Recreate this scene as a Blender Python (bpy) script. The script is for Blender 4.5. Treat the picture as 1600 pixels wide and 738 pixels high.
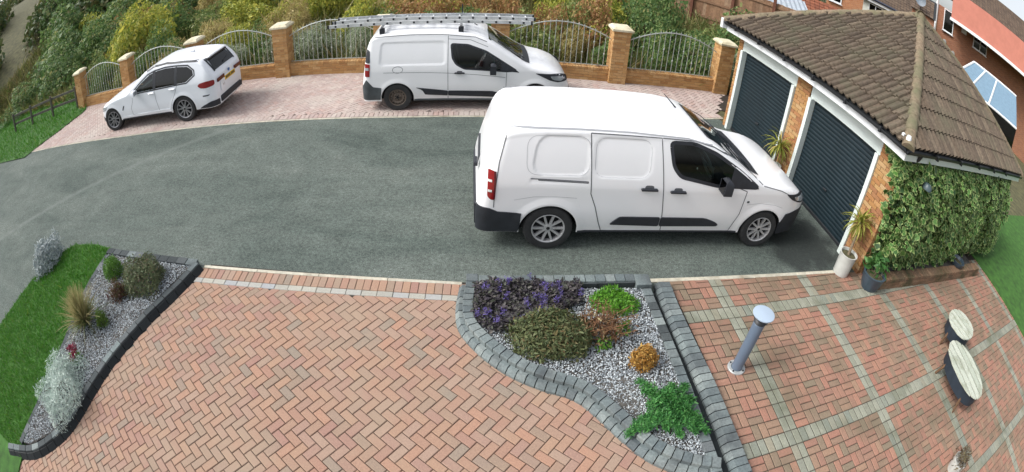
import bpy, bmesh, math, random
import numpy as np
from mathutils import Vector, Matrix

random.seed(7)
rng = np.random.default_rng(11)
PI = math.pi
scene = bpy.context.scene
for o in list(bpy.data.objects):
    bpy.data.objects.remove(o)

# ------------------------------------------------------------------ camera, sky, sun, exposure
# A wall mounted security camera 4.3 m up: its wide lens is an f-theta lens, so the camera is a fisheye one.
CAM_H, CAM_PITCH, CAM_ROLL, LENS_F, LENS_K = 4.3037, 0.6431, -0.0648, 822.35, -0.1038
cp, sp = math.cos(CAM_PITCH), math.sin(CAM_PITCH)
cr, sr = math.cos(CAM_ROLL), math.sin(CAM_ROLL)
right0, down0, fwd = Vector((1, 0, 0)), Vector((0, -sp, -cp)), Vector((0, cp, -sp))
cam_right = cr * right0 + sr * down0
cam_down = -sr * right0 + cr * down0
cam_data = bpy.data.cameras.new('security_camera')
cam = bpy.data.objects.new('security_camera', cam_data)
scene.collection.objects.link(cam)
M = Matrix.Identity(4)
M.col[0][:3] = cam_right
M.col[1][:3] = -cam_down
M.col[2][:3] = -fwd
M.col[3][:3] = (0, 0, CAM_H)
cam.matrix_world = M
cam_data.type = 'PANO'
cam_data.panorama_type = 'FISHEYE_LENS_POLYNOMIAL'
cam_data.sensor_fit = 'HORIZONTAL'
cam_data.sensor_width = 36.0
cam_data.fisheye_fov = math.radians(170)
_th = np.linspace(0, 1.25, 200)
_r = LENS_F * (_th + LENS_K * _th ** 3) * 36.0 / 1600.0
_A = np.stack([_r, _r ** 2, _r ** 3, _r ** 4], 1)
_k = np.linalg.lstsq(_A, -_th, rcond=None)[0]
cam_data.fisheye_polynomial_k0 = 0.0
cam_data.fisheye_polynomial_k1, cam_data.fisheye_polynomial_k2 = float(_k[0]), float(_k[1])
cam_data.fisheye_polynomial_k3, cam_data.fisheye_polynomial_k4 = float(_k[2]), float(_k[3])
cam_data.clip_start, cam_data.clip_end = 0.05, 2000
scene.camera = cam

SUN_EL, SUN_AZ = math.radians(46), math.radians(-98)      # azimuth from +y towards +x
world = bpy.data.worlds.new('World')
scene.world = world
world.use_nodes = True
wn = world.node_tree
sky = wn.nodes.new('ShaderNodeTexSky')
sky.sky_type = 'NISHITA'
sky.sun_disc = False
sky.sun_elevation = SUN_EL
sky.sun_rotation = SUN_AZ
sky.air_density, sky.dust_density, sky.ozone_density = 1.0, 4.0, 1.0
bg = wn.nodes['Background']
bg.inputs['Strength'].default_value = 0.15
soft = wn.nodes.new('ShaderNodeHueSaturation')          # an overcast sky is nearly grey
soft.inputs['Saturation'].default_value = 0.30
wn.links.new(sky.outputs[0], soft.inputs['Color'])
wn.links.new(soft.outputs[0], bg.inputs['Color'])
sun_data = bpy.data.lights.new('sun', 'SUN')
sun_data.energy, sun_data.angle, sun_data.color = 1.55, math.radians(22), (1.0, 0.98, 0.94)
sun = bpy.data.objects.new('sun', sun_data)
scene.collection.objects.link(sun)
_sd = Vector((math.sin(SUN_AZ) * math.cos(SUN_EL), math.cos(SUN_AZ) * math.cos(SUN_EL), math.sin(SUN_EL)))
sun.rotation_euler = _sd.to_track_quat('Z', 'Y').to_euler()
scene.view_settings.view_transform = 'Standard'
scene.view_settings.look = 'None'
scene.view_settings.exposure = 0.62
scene.view_settings.gamma = 1.0
scene.render.engine = 'CYCLES'
scene.cycles.max_bounces = 6
scene.cycles.transparent_max_bounces = 8

# ------------------------------------------------------------------ helpers
def link(o, parent=None):
    scene.collection.objects.link(o)
    if parent is not None:
        o.parent = parent
    return o

def tag(o, label=None, cat=None, group=None, kind=None):
    if label: o['label'] = label
    if cat: o['category'] = cat
    if group: o['group'] = group
    if kind: o['kind'] = kind
    return o

def thing(name, label, cat, loc=(0, 0, 0), rz=0.0, group=None, scale=None):
    o = link(bpy.data.objects.new(name, None))
    o.location = loc
    o.rotation_euler = (0, 0, rz)
    if scale: o.scale = scale
    return tag(o, label, cat, group)

def place(name, mesh, parent=None, loc=(0, 0, 0), rot=(0, 0, 0), scale=None):
    o = link(bpy.data.objects.new(name, mesh), parent)
    o.location = loc
    o.rotation_euler = rot
    if scale: o.scale = scale
    return o

class MB:
    """collects faces, then links them as one mesh object"""
    def __init__(self):
        self.v, self.f, self.mi, self.n = [], [], [], 0
    def add(self, vs, fs, mi=0):
        vs = [tuple(map(float, p)) for p in vs]
        self.v += vs
        self.f += [tuple(i + self.n for i in f) for f in fs]
        self.mi += [mi] * len(fs)
        self.n += len(vs)
        return self
    def box(self, c, s, rz=0.0, mi=0, bev=0.0, tilt=None):
        hx, hy, hz = s[0] / 2, s[1] / 2, s[2] / 2
        b = min(bev, hx * .9, hy * .9, hz * .9)
        if b > 0:
            vs = [(x * (hx - b), y * (hy - b), hz) for x, y in ((-1, -1), (1, -1), (1, 1), (-1, 1))]
            vs += [(x * hx, y * hy, hz - b) for x, y in ((-1, -1), (1, -1), (1, 1), (-1, 1))]
            vs += [(x * hx, y * hy, -hz) for x, y in ((-1, -1), (1, -1), (1, 1), (-1, 1))]
            fs = [(0, 1, 2, 3), (11, 10, 9, 8)]
            for k in range(4):
                j = (k + 1) % 4
                fs += [(4 + k, 4 + j, j, k), (8 + k, 8 + j, 4 + j, 4 + k)]
        else:
            vs = [(x * hx, y * hy, z * hz) for z in (1, -1) for x, y in ((-1, -1), (1, -1), (1, 1), (-1, 1))]
            fs = [(0, 1, 2, 3), (7, 6, 5, 4)] + [(4 + k, 4 + (k + 1) % 4, (k + 1) % 4, k) for k in range(4)]
        R = Matrix.Rotation(rz, 3, 'Z')
        if tilt is not None: R = R @ tilt
        self.add([R @ Vector(p) + Vector(c) for p in vs], fs, mi)
        return self
    def cyl(self, p0, p1, r0, r1=None, n=12, mi=0, caps=True):
        r1 = r0 if r1 is None else r1
        p0, p1 = Vector(p0), Vector(p1)
        d = (p1 - p0).normalized()
        a = d.orthogonal().normalized(); b = d.cross(a)
        vs = []
        for p, r in ((p0, r0), (p1, r1)):
            vs += [p + r * (math.cos(t) * a + math.sin(t) * b) for t in (2 * PI * k / n for k in range(n))]
        fs = [(k, (k + 1) % n, n + (k + 1) % n, n + k) for k in range(n)]
        if caps: fs += [tuple(range(n - 1, -1, -1)), tuple(range(n, 2 * n))]
        return self.add(vs, fs, mi)
    def tube(self, pts, r, n=6, mi=0):
        pts = [Vector(p) for p in pts]
        rr = r if hasattr(r, '__len__') else [r] * len(pts)
        vs = []
        for i, p in enumerate(pts):
            d = (pts[min(i + 1, len(pts) - 1)] - pts[max(i - 1, 0)]).normalized()
            a = d.cross(Vector((0, 0, 1)))
            a = a.normalized() if a.length > 1e-3 else Vector((1, 0, 0))
            b = d.cross(a)
            vs += [p + rr[i] * (math.cos(t) * a + math.sin(t) * b) for t in (2 * PI * k / n for k in range(n))]
        fs = []
        for i in range(len(pts) - 1):
            fs += [(i * n + k, i * n + (k + 1) % n, (i + 1) * n + (k + 1) % n, (i + 1) * n + k) for k in range(n)]
        fs += [tuple(range(n - 1, -1, -1)), tuple(range((len(pts) - 1) * n, len(pts) * n))]
        return self.add(vs, fs, mi)
    def lathe(self, prof, n=24, c=(0, 0, 0), mi=0, axis='z'):
        vs = []
        for r, z in prof:
            for k in range(n):
                t = 2 * PI * k / n
                p = (r * math.cos(t), r * math.sin(t), z)
                if axis == 'y': p = (p[0], p[2], p[1])
                vs.append((p[0] + c[0], p[1] + c[1], p[2] + c[2]))
        fs = []
        for i in range(len(prof) - 1):
            fs += [(i * n + k, i * n + (k + 1) % n, (i + 1) * n + (k + 1) % n, (i + 1) * n + k) for k in range(n)]
        return self.add(vs, fs, mi)
    def prism(self, poly, z0, z1, mi=0):
        n = len(poly)
        vs = [(x, y, z0) for x, y in poly] + [(x, y, z1) for x, y in poly]
        fs = [tuple(range(n - 1, -1, -1)), tuple(range(n, 2 * n))] + [(k, (k + 1) % n, n + (k + 1) % n, n + k) for k in range(n)]
        return self.add(vs, fs, mi)
    def mesh(self, name, mats, smooth=None):
        me = bpy.data.meshes.new(name)
        me.from_pydata(self.v, [], self.f)
        mats = mats if isinstance(mats, (list, tuple)) else [mats]
        for m in mats: me.materials.append(m)
        if len(mats) > 1: me.polygons.foreach_set('material_index', self.mi)
        bm = bmesh.new(); bm.from_mesh(me)
        bmesh.ops.recalc_face_normals(bm, faces=bm.faces)
        bm.to_mesh(me); bm.free()
        if smooth is not None:
            me.shade_smooth()
            me.set_sharp_from_angle(angle=math.radians(smooth))
        return me
    def build(self, name, mats, parent=None, loc=(0, 0, 0), rot=(0, 0, 0), smooth=None, scale=None):
        return place(name, self.mesh(name, mats, smooth), parent, loc, rot, scale)

def np_mesh(name, V, F, mat, attr=None, smooth=False):
    """fast mesh from arrays; F is (n,3) or (n,4)"""
    me = bpy.data.meshes.new(name)
    k = F.shape[1]
    me.vertices.add(len(V)); me.vertices.foreach_set('co', np.ascontiguousarray(V, np.float32).ravel())
    me.loops.add(F.size); me.loops.foreach_set('vertex_index', np.ascontiguousarray(F, np.int32).ravel())
    me.polygons.add(len(F))
    me.polygons.foreach_set('loop_start', np.arange(0, F.size, k, dtype=np.int32))
    if smooth: me.polygons.foreach_set('use_smooth', np.ones(len(F), bool))
    me.materials.append(mat)
    if attr is not None:
        at = me.attributes.new('edge', 'FLOAT', 'POINT')
        at.data.foreach_set('value', np.ascontiguousarray(attr, np.float32))
    me.update(calc_edges=True)
    return me

# ------------------------------------------------------------------ materials
def new_mat(name):
    m = bpy.data.materials.new(name); m.use_nodes = True
    nt = m.node_tree
    return m, nt, nt.nodes['Principled BSDF'], lambda t: nt.nodes.new(t)

def ramp(nt, stops, interp='LINEAR'):
    n = nt.nodes.new('ShaderNodeValToRGB')
    cr_ = n.color_ramp; cr_.interpolation = interp
    while len(cr_.elements) < len(stops): cr_.elements.new(0.5)
    for e, (p, c) in zip(cr_.elements, stops):
        e.position = p; e.color = (*c, 1) if len(c) == 3 else c
    return n

def noise(nt, scale, detail=4, rough=.55, vec=None, dist=0.0):
    n = nt.nodes.new('ShaderNodeTexNoise')
    n.inputs['Scale'].default_value = scale; n.inputs['Detail'].default_value = detail
    n.inputs['Roughness'].default_value = rough; n.inputs['Distortion'].default_value = dist
    if vec is not None: nt.links.new(vec, n.inputs['Vector'])
    return n

def coords(nt, kind='Object'):
    return nt.nodes.new('ShaderNodeTexCoord').outputs[kind]

def mixc(nt, a, b, fac, mode='MIX'):
    n = nt.nodes.new('ShaderNodeMix'); n.data_type = 'RGBA'; n.blend_type = mode
    for sock, val in ((n.inputs[6], a), (n.inputs[7], b), (n.inputs[0], fac)):
        if hasattr(val, 'is_linked') or hasattr(val, 'links'): nt.links.new(val, sock)
        elif isinstance(val, (int, float)): sock.default_value = val
        else: sock.default_value = (*val, 1)
    return n.outputs[2]

def bump(nt, p, height, strength=.3, dist=.01):
    b = nt.nodes.new('ShaderNodeBump')
    b.inputs['Strength'].default_value = strength; b.inputs['Distance'].default_value = dist
    nt.links.new(height, b.inputs['Height']); nt.links.new(b.outputs[0], p.inputs['Normal'])

def simple(name, col, rough=.5, metal=0.0, var=.12, scale=6, bmp=0.0, bscale=60, spec=None, coat=0):
    m, nt, p, N = new_mat(name)
    p.inputs['Roughness'].default_value = rough; p.inputs['Metallic'].default_value = metal
    if spec is not None: p.inputs['Specular IOR Level'].default_value = spec
    if coat: p.inputs['Coat Weight'].default_value = coat; p.inputs['Coat Roughness'].default_value = .05
    vec = coords(nt)
    n = noise(nt, scale, 5, .6, vec)
    lo = tuple(c * (1 - var) for c in col); hi = tuple(min(1, c * (1 + var)) for c in col)
    r = ramp(nt, [(.3, lo), (.7, hi)])
    nt.links.new(n.outputs[0], r.inputs[0]); nt.links.new(r.outputs[0], p.inputs['Base Color'])
    if bmp:
        n2 = noise(nt, bscale, 4, .6, vec); bump(nt, p, n2.outputs[0], bmp, .005)
    return m

def pieces(name, stops, rough=.85, grain=60, gvar=.25, stain=None, stain_scale=.8, bmp=.35, spec=.3):
    """material for bricks, pavers and stones: the tint differs from piece to piece"""
    m, nt, p, N = new_mat(name)
    p.inputs['Roughness'].default_value = rough; p.inputs['Specular IOR Level'].default_value = spec
    oi = N('ShaderNodeObjectInfo'); ge = N('ShaderNodeNewGeometry')
    a = N('ShaderNodeMath'); a.operation = 'ADD'
    nt.links.new(oi.outputs['Random'], a.inputs[0]); nt.links.new(ge.outputs['Random Per Island'], a.inputs[1])
    fr = N('ShaderNodeMath'); fr.operation = 'FRACT'; nt.links.new(a.outputs[0], fr.inputs[0])
    r = ramp(nt, stops); nt.links.new(fr.outputs[0], r.inputs[0])
    n = noise(nt, grain, 4, .65, ge.outputs['Position'])
    g = ramp(nt, [(.25, (1 - gvar,) * 3), (.75, (1 + gvar * .6,) * 3)]); nt.links.new(n.outputs[0], g.inputs[0])
    c = mixc(nt, r.outputs[0], g.outputs[0], 1.0, 'MULTIPLY')
    if stain:
        n2 = noise(nt, stain_scale, 5, .6, ge.outputs['Position'])
        s = ramp(nt, [(.48, (0, 0, 0)), (.72, (1, 1, 1))]); nt.links.new(n2.outputs[0], s.inputs[0])
        c = mixc(nt, c, stain, s.outputs[0])
    nt.links.new(c, p.inputs['Base Color'])
    if bmp: bump(nt, p, n.outputs[0], bmp, .006)
    return m

def leaf_mat(name, stops, edge=None, rough=.55, trans=.25):
    """foliage: tint differs from leaf to leaf; edge = colour towards the leaf margin"""
    m, nt, p, N = new_mat(name)
    p.inputs['Roughness'].default_value = rough; p.inputs['Specular IOR Level'].default_value = .35
    oi = N('ShaderNodeObjectInfo'); ge = N('ShaderNodeNewGeometry')
    a = N('ShaderNodeMath'); a.operation = 'ADD'
    nt.links.new(oi.outputs['Random'], a.inputs[0]); nt.links.new(ge.outputs['Random Per Island'], a.inputs[1])
    fr = N('ShaderNodeMath'); fr.operation = 'FRACT'; nt.links.new(a.outputs[0], fr.inputs[0])
    r = ramp(nt, stops); nt.links.new(fr.outputs[0], r.inputs[0])
    c = r.outputs[0]
    if edge:
        at = N('ShaderNodeAttribute'); at.attribute_name = 'edge'
        nz = noise(nt, 25, 2, .5, ge.outputs['Position'])
        ad = N('ShaderNodeMath'); ad.operation = 'MULTIPLY'
        s = ramp(nt, [(.35, (0, 0, 0)), (.6, (1, 1, 1))])
        nt.links.new(at.outputs['Fac'], ad.inputs[0]); nt.links.new(nz.outputs[0], ad.inputs[1])
        ad2 = N('ShaderNodeMath'); ad2.operation = 'MULTIPLY'; ad2.inputs[1].default_value = 1.22
        nt.links.new(ad.outputs[0], ad2.inputs[0]); nt.links.new(ad2.outputs[0], s.inputs[0])
        c = mixc(nt, c, edge, s.outputs[0])
    nt.links.new(c, p.inputs['Base Color'])
    if trans:
        t = N('ShaderNodeBsdfTranslucent'); nt.links.new(c, t.inputs['Color'])
        mx = N('ShaderNodeMixShader'); mx.inputs[0].default_value = trans
        nt.links.new(p.outputs[0], mx.inputs[1]); nt.links.new(t.outputs[0], mx.inputs[2])
        nt.links.new(mx.outputs[0], nt.nodes['Material Output'].inputs['Surface'])
    return m

def glass_mat(name, tint, clear):
    """window glass: a reflecting pane, tinted; clear = share of light let through"""
    m, nt, p, N = new_mat(name)
    g = N('ShaderNodeBsdfGlossy'); g.inputs['Roughness'].default_value = .03; g.inputs['Color'].default_value = (1, 1, 1, 1)
    t = N('ShaderNodeBsdfTransparent'); t.inputs['Color'].default_value = (*[clear * c for c in tint], 1)
    f = N('ShaderNodeFresnel'); f.inputs['IOR'].default_value = 1.5
    mx = N('ShaderNodeMixShader')
    nt.links.new(f.outputs[0], mx.inputs[0]); nt.links.new(t.outputs[0], mx.inputs[1]); nt.links.new(g.outputs[0], mx.inputs[2])
    nt.links.new(mx.outputs[0], nt.nodes['Material Output'].inputs['Surface'])
    return m
# ------------------------------------------------------------------ shared materials
LINE_OFF = -(-.62 * -9.70 + .785 * 6.35)
def asphalt_mat():
    m, nt, p, N = new_mat('asphalt')
    p.inputs['Roughness'].default_value = .92; p.inputs['Specular IOR Level'].default_value = .25
    ge = N('ShaderNodeNewGeometry'); pos = ge.outputs['Position']
    mp = N('ShaderNodeMapping'); mp.inputs['Scale'].default_value = (.30, .85, 1); mp.inputs['Rotation'].default_value = (0, 0, .10)
    nt.links.new(pos, mp.inputs['Vector'])
    big = noise(nt, 1.0, 6, .6, mp.outputs[0], .6)
    r1 = ramp(nt, [(.28, (.062, .080, .071)), (.44, (.092, .112, .100)), (.58, (.114, .134, .120)), (.76, (.150, .168, .150))])
    nt.links.new(big.outputs[0], r1.inputs[0])
    mid = noise(nt, 3.2, 5, .65, pos); r2 = ramp(nt, [(.3, (.82,) * 3), (.7, (1.12,) * 3)]); nt.links.new(mid.outputs[0], r2.inputs[0])
    c = mixc(nt, r1.outputs[0], r2.outputs[0], 1, 'MULTIPLY')
    fine = noise(nt, 62, 4, .8, pos); r3 = ramp(nt, [(.32, (.38,) * 3), (.5, (1,) * 3), (.68, (1.9,) * 3)]); nt.links.new(fine.outputs[0], r3.inputs[0])
    c = mixc(nt, c, r3.outputs[0], .9, 'MULTIPLY')
    grit = noise(nt, 19, 3, .75, pos); r4 = ramp(nt, [(.34, (.70,) * 3), (.5, (1,) * 3), (.66, (1.30,) * 3)]); nt.links.new(grit.outputs[0], r4.inputs[0])
    c = mixc(nt, c, r4.outputs[0], 1, 'MULTIPLY')
    crk = N('ShaderNodeTexVoronoi'); crk.inputs['Scale'].default_value = 11; nt.links.new(pos, crk.inputs['Vector'])
    dots = ramp(nt, [(.0, (1, 1, 1)), (.07, (0, 0, 0))]); nt.links.new(crk.outputs['Distance'], dots.inputs[0])
    c = mixc(nt, c, (.30, .30, .27), mixc(nt, (0, 0, 0), dots.outputs[0], .6))
    # a pale scuffed line running across the far left of the tarmac
    ln = N('ShaderNodeVectorMath'); ln.operation = 'DOT_PRODUCT'; ln.inputs[1].default_value = (-.62, .785, 0); nt.links.new(pos, ln.inputs[0])
    l2 = N('ShaderNodeMath'); l2.operation = 'ADD'; l2.inputs[1].default_value = LINE_OFF; nt.links.new(ln.outputs['Value'], l2.inputs[0])
    l3 = N('ShaderNodeMath'); l3.operation = 'ABSOLUTE'; nt.links.new(l2.outputs[0], l3.inputs[0])
    l4 = ramp(nt, [(.0, (1, 1, 1)), (.16, (0, 0, 0))]); nt.links.new(l3.outputs[0], l4.inputs[0])
    c = mixc(nt, c, (.17, .19, .175), mixc(nt, (0, 0, 0), l4.outputs[0], mid.outputs[0]))
    vo = N('ShaderNodeTexVoronoi'); vo.inputs['Scale'].default_value = 38; nt.links.new(pos, vo.inputs['Vector'])
    sp_ = ramp(nt, [(.0, (1, 1, 1)), (.09, (0, 0, 0))]); nt.links.new(vo.outputs['Distance'], sp_.inputs[0])
    c = mixc(nt, c, (.34, .34, .31), mixc(nt, (0, 0, 0), sp_.outputs[0], .55))
    # the van's shadow painted into the tarmac before the near garage door
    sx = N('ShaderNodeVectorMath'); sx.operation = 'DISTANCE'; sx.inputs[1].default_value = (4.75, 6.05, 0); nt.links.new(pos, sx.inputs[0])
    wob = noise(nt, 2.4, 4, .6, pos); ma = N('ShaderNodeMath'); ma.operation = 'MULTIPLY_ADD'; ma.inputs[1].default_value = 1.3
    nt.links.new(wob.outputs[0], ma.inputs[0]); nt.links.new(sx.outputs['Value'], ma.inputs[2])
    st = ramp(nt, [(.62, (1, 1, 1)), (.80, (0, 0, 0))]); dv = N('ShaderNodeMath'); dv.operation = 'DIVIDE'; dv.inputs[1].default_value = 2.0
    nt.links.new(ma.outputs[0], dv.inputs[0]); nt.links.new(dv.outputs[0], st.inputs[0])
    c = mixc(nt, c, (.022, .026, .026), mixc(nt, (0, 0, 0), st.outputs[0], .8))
    nt.links.new(c, p.inputs['Base Color'])
    bump(nt, p, fine.outputs[0], .8, .008)
    return m

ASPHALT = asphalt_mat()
DRIVE = pieces('drive_paver', [(0, (0.337, 0.204, 0.151)), (.16, (0.367, 0.237, 0.165)), (.32, (0.320, 0.188, 0.151)), (.5, (0.352, 0.248, 0.189)), (.64, (0.288, 0.213, 0.161)), (.78, (0.384, 0.224, 0.157)), (.9, (0.264, 0.220, 0.176)), (1, (0.352, 0.201, 0.148))], grain=70, gvar=.24, stain=(.33, .24, .175), stain_scale=.9)
PATIO = pieces('patio_paver', [(0, (0.310, 0.158, 0.118)), (.2, (0.345, 0.188, 0.132)), (.4, (0.279, 0.158, 0.118)), (.58, (0.310, 0.199, 0.137)), (.74, (0.245, 0.169, 0.121)), (.88, (0.215, 0.173, 0.123)), (1, (0.340, 0.169, 0.123))], grain=60, gvar=.3, stain=(.15, .125, .085), stain_scale=1.1)
PATIO_GREY = pieces('patio_grey_paver', [(0, (0.239, 0.245, 0.193)), (.35, (0.290, 0.295, 0.238)), (.7, (0.208, 0.225, 0.188)), (1, (0.280, 0.260, 0.198))], grain=60, gvar=.3, stain=(.13, .14, .10), stain_scale=1.8)
COURSE_GREY = pieces('course_grey_paver', [(0, (.33, .32, .285)), (.5, (.40, .385, .335)), (1, (.33, .34, .355))], grain=60, gvar=.2)
FARPAVE = pieces('far_paver', [(0, (0.402, 0.306, 0.278)), (.25, (0.451, 0.362, 0.330)), (.5, (0.377, 0.296, 0.273)), (.75, (0.480, 0.398, 0.360)), (1, (0.412, 0.296, 0.263))], grain=40, gvar=.22, stain=(.46, .41, .37), stain_scale=.7)
SAND = simple('joint_sand', (.030, .022, .016), .95, var=.35, scale=9)
KERB = pieces('grey_kerb', [(0, (.145, .175, .178)), (.3, (.19, .225, .225)), (.55, (.118, .145, .152)), (.8, (.235, .268, .262)), (1, (.09, .108, .116))], grain=45, gvar=.35, stain=(.07, .080, .085), stain_scale=2.2)
KERB_DARK = pieces('charcoal_kerb', [(0, (.040, .048, .052)), (.4, (.075, .087, .09)), (.8, (.052, .062, .066)), (1, (.13, .145, .15))], grain=45, gvar=.35)
KERB_BLACK = pieces('black_kerb', [(0, (.010, .013, .015)), (.6, (.014, .018, .020)), (1, (.020, .025, .027))], grain=30, gvar=.2, rough=.7)
CONC = pieces('pale_concrete', [(0, (.50, .47, .38)), (.5, (.57, .535, .44)), (1, (.45, .43, .355))], grain=20, gvar=.25, stain=(.26, .23, .17), stain_scale=3)
BRICK = pieces('buff_brick', [(0, (.47, .265, .105)), (.2, (.54, .33, .145)), (.4, (.43, .225, .085)), (.6, (.58, .37, .175)), (.8, (.37, .195, .08)), (1, (.51, .29, .115))], grain=50, gvar=.25)
BRICK_G = pieces('garage_brick', [(0, (0.386, 0.212, 0.078)), (.25, (0.353, 0.156, 0.070)), (.45, (0.454, 0.268, 0.118)), (.62, (0.294, 0.132, 0.067)), (.8, (0.420, 0.248, 0.104)), (1, (0.470, 0.312, 0.163))], grain=50, gvar=.3)
MORTAR = simple('mortar', (.40, .29, .155), .95, var=.2, scale=12, bmp=.2)
CAPSTONE = pieces('cap_stone', [(0, (.66, .60, .43)), (.5, (.72, .66, .49)), (1, (.60, .55, .39))], grain=14, gvar=.22, stain=(.38, .34, .22), stain_scale=3)
LAWN = simple('lawn_soil', (.036, .11, .014), .95, var=.4, scale=5, bmp=.4, bscale=50)
LAWN_BLADE = leaf_mat('lawn_blade', [(0, (.045, .17, .014)), (.5, (.070, .235, .022)), (.9, (.11, .26, .035)), (1, (.20, .27, .06))], trans=.3)
SOIL = simple('bed_soil', (.08, .075, .068), .95, var=.5, scale=10, bmp=.5)
GRAVEL = pieces('slate_gravel', [(0, (0.140, 0.159, 0.174)), (.2, (0.256, 0.287, 0.310)), (.42, (0.384, 0.421, 0.445)), (.62, (0.512, 0.555, 0.580)), (.8, (0.698, 0.744, 0.774)), (.92, (0.303, 0.336, 0.361)), (1, (0.419, 0.439, 0.445))], grain=120, gvar=.2, bmp=0)
FIELD = simple('rough_grass', (.085, .105, .035), .95, var=.5, scale=.8, bmp=.5, bscale=6)
SCRUBSOIL = simple('scrub_soil', (.085, .082, .036), .95, var=.5, scale=2.5, bmp=.4, bscale=9)

# ------------------------------------------------------------------ the ground, road, lawn
def sheet(name, poly, z, mat, kind='structure'):
    mb = MB(); mb.add([(x, y, z) for x, y in poly], [tuple(range(len(poly)))])
    o = mb.build(name, mat); o['kind'] = kind
    return o

def terrain_z(x, y):
    d = np.maximum(np.asarray(y, float) - 13.3, 0)
    far = np.maximum(np.hypot(x, y) - 34, 0)
    side = np.clip((14 - np.asarray(x, float)) / 30, 0, 1)
    return -.03 + .045 * d * np.clip(d / 3, 0, 1) + side * (9.5 * (1 - np.exp(-far / 26.0)) + .03 * far)

xs = np.concatenate([np.linspace(-700, -60, 14), np.linspace(-55, 45, 81), np.linspace(55, 700, 14)])
ys = np.concatenate([np.linspace(-700, -40, 10), np.linspace(-30, 13.2, 14), np.linspace(14, 60, 44), np.linspace(64, 700, 16)])
X, Y = np.meshgrid(xs, ys)
Z = terrain_z(X, Y)
_n = len(xs)
F = np.array([(j * _n + i, j * _n + i + 1, (j + 1) * _n + i + 1, (j + 1) * _n + i) for j in range(len(ys) - 1) for i in range(_n - 1)])
ground = place('ground', np_mesh('ground', np.stack([X, Y, Z], -1).reshape(-1, 3), F, SCRUBSOIL, smooth=True))
ground['kind'] = 'structure'

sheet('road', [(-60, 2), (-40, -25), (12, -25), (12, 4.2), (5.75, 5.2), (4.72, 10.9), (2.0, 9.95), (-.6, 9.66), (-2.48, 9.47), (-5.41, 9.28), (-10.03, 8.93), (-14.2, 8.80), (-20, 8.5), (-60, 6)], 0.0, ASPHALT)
LAWN_POLY = [(-6.60, 4.62), (-7.2, 4.68), (-7.93, 4.58), (-8.34, 4.17), (-8.7, 3.4), (-9.0, 2), (-9.2, -1), (-9.2, -6), (-5.6, -6), (-6.2, 0), (-6.22, 2.2), (-6.35, 3.0), (-6.52, 3.6), (-6.60, 4.1)]
mb = MB(); mb.prism(LAWN_POLY, -.02, .035)
lawn = mb.build('lawn', LAWN); lawn['kind'] = 'structure'
def field_strip():
    mb = MB(); P = [(-15.35, 11.55), (-15.3, 11.24), (-15.67, 9.95), (-16.6, 8.35), (-40, 7.2), (-60, 9), (-60, 22), (-30, 22), (-16.6, 12.6)]
    mb.add([(x, y, .03) for x, y in P], [tuple(range(len(P)))])
    o = mb.build('verge', LAWN); o['kind'] = 'structure'; return P
VERGE = field_strip()
MB().prism([(10.9, 6.3), (12.2, -1.5), (12.5, -12), (40, -12), (40, 12), (11.5, 8)], -.02, .03).build('side_lawn', LAWN)['kind'] = 'structure'

# ------------------------------------------------------------------ small geometry helpers in the plane
def inside(p, poly):
    x, y = p; c = False; n = len(poly)
    for i in range(n):
        x1, y1 = poly[i]; x2, y2 = poly[(i + 1) % n]
        if (y1 > y) != (y2 > y) and x < (x2 - x1) * (y - y1) / (y2 - y1) + x1: c = not c
    return c

def clip(poly, a, n):
    """keep the side of the line through a where (p - a).n <= 0"""
    out = []
    for i in range(len(poly)):
        p, q = poly[i], poly[(i + 1) % len(poly)]
        dp = (p[0] - a[0]) * n[0] + (p[1] - a[1]) * n[1]; dq = (q[0] - a[0]) * n[0] + (q[1] - a[1]) * n[1]
        if dp <= 0: out.append(p)
        if dp * dq < 0:
            t = dp / (dp - dq); out.append((p[0] + t * (q[0] - p[0]), p[1] + t * (q[1] - p[1])))
    return out

def area(poly):
    return .5 * abs(sum(poly[i][0] * poly[(i + 1) % len(poly)][1] - poly[(i + 1) % len(poly)][0] * poly[i][1] for i in range(len(poly))))

def seen(x, y, z=0.0, margin=0.0):
    """whether a ground point lies in the picture; returns its distance, or a large number"""
    d = Vector((x, y, z - CAM_H)); zc = d.dot(fwd)
    rx, ry = d.dot(cam_right), d.dot(cam_down)
    rr = math.hypot(rx, ry); th = math.atan2(rr, zc)
    if zc <= 0: return 1e9
    r = LENS_F * (th + LENS_K * th ** 3) / max(rr, 1e-9)
    u, v = rx * r, ry * r
    return d.length if abs(u) < 712 + margin and abs(v) < 369 + margin else 1e6 + d.length

BLOCK_MESH = {}
def block_mesh(key, l, w, h, mat, bev=.006):
    k = (key, round(l, 3), round(w, 3))
    if k not in BLOCK_MESH:
        BLOCK_MESH[k] = MB().box((0, 0, -h / 2), (l, w, h), bev=bev).mesh(key, mat)
    return BLOCK_MESH[k]

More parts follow.
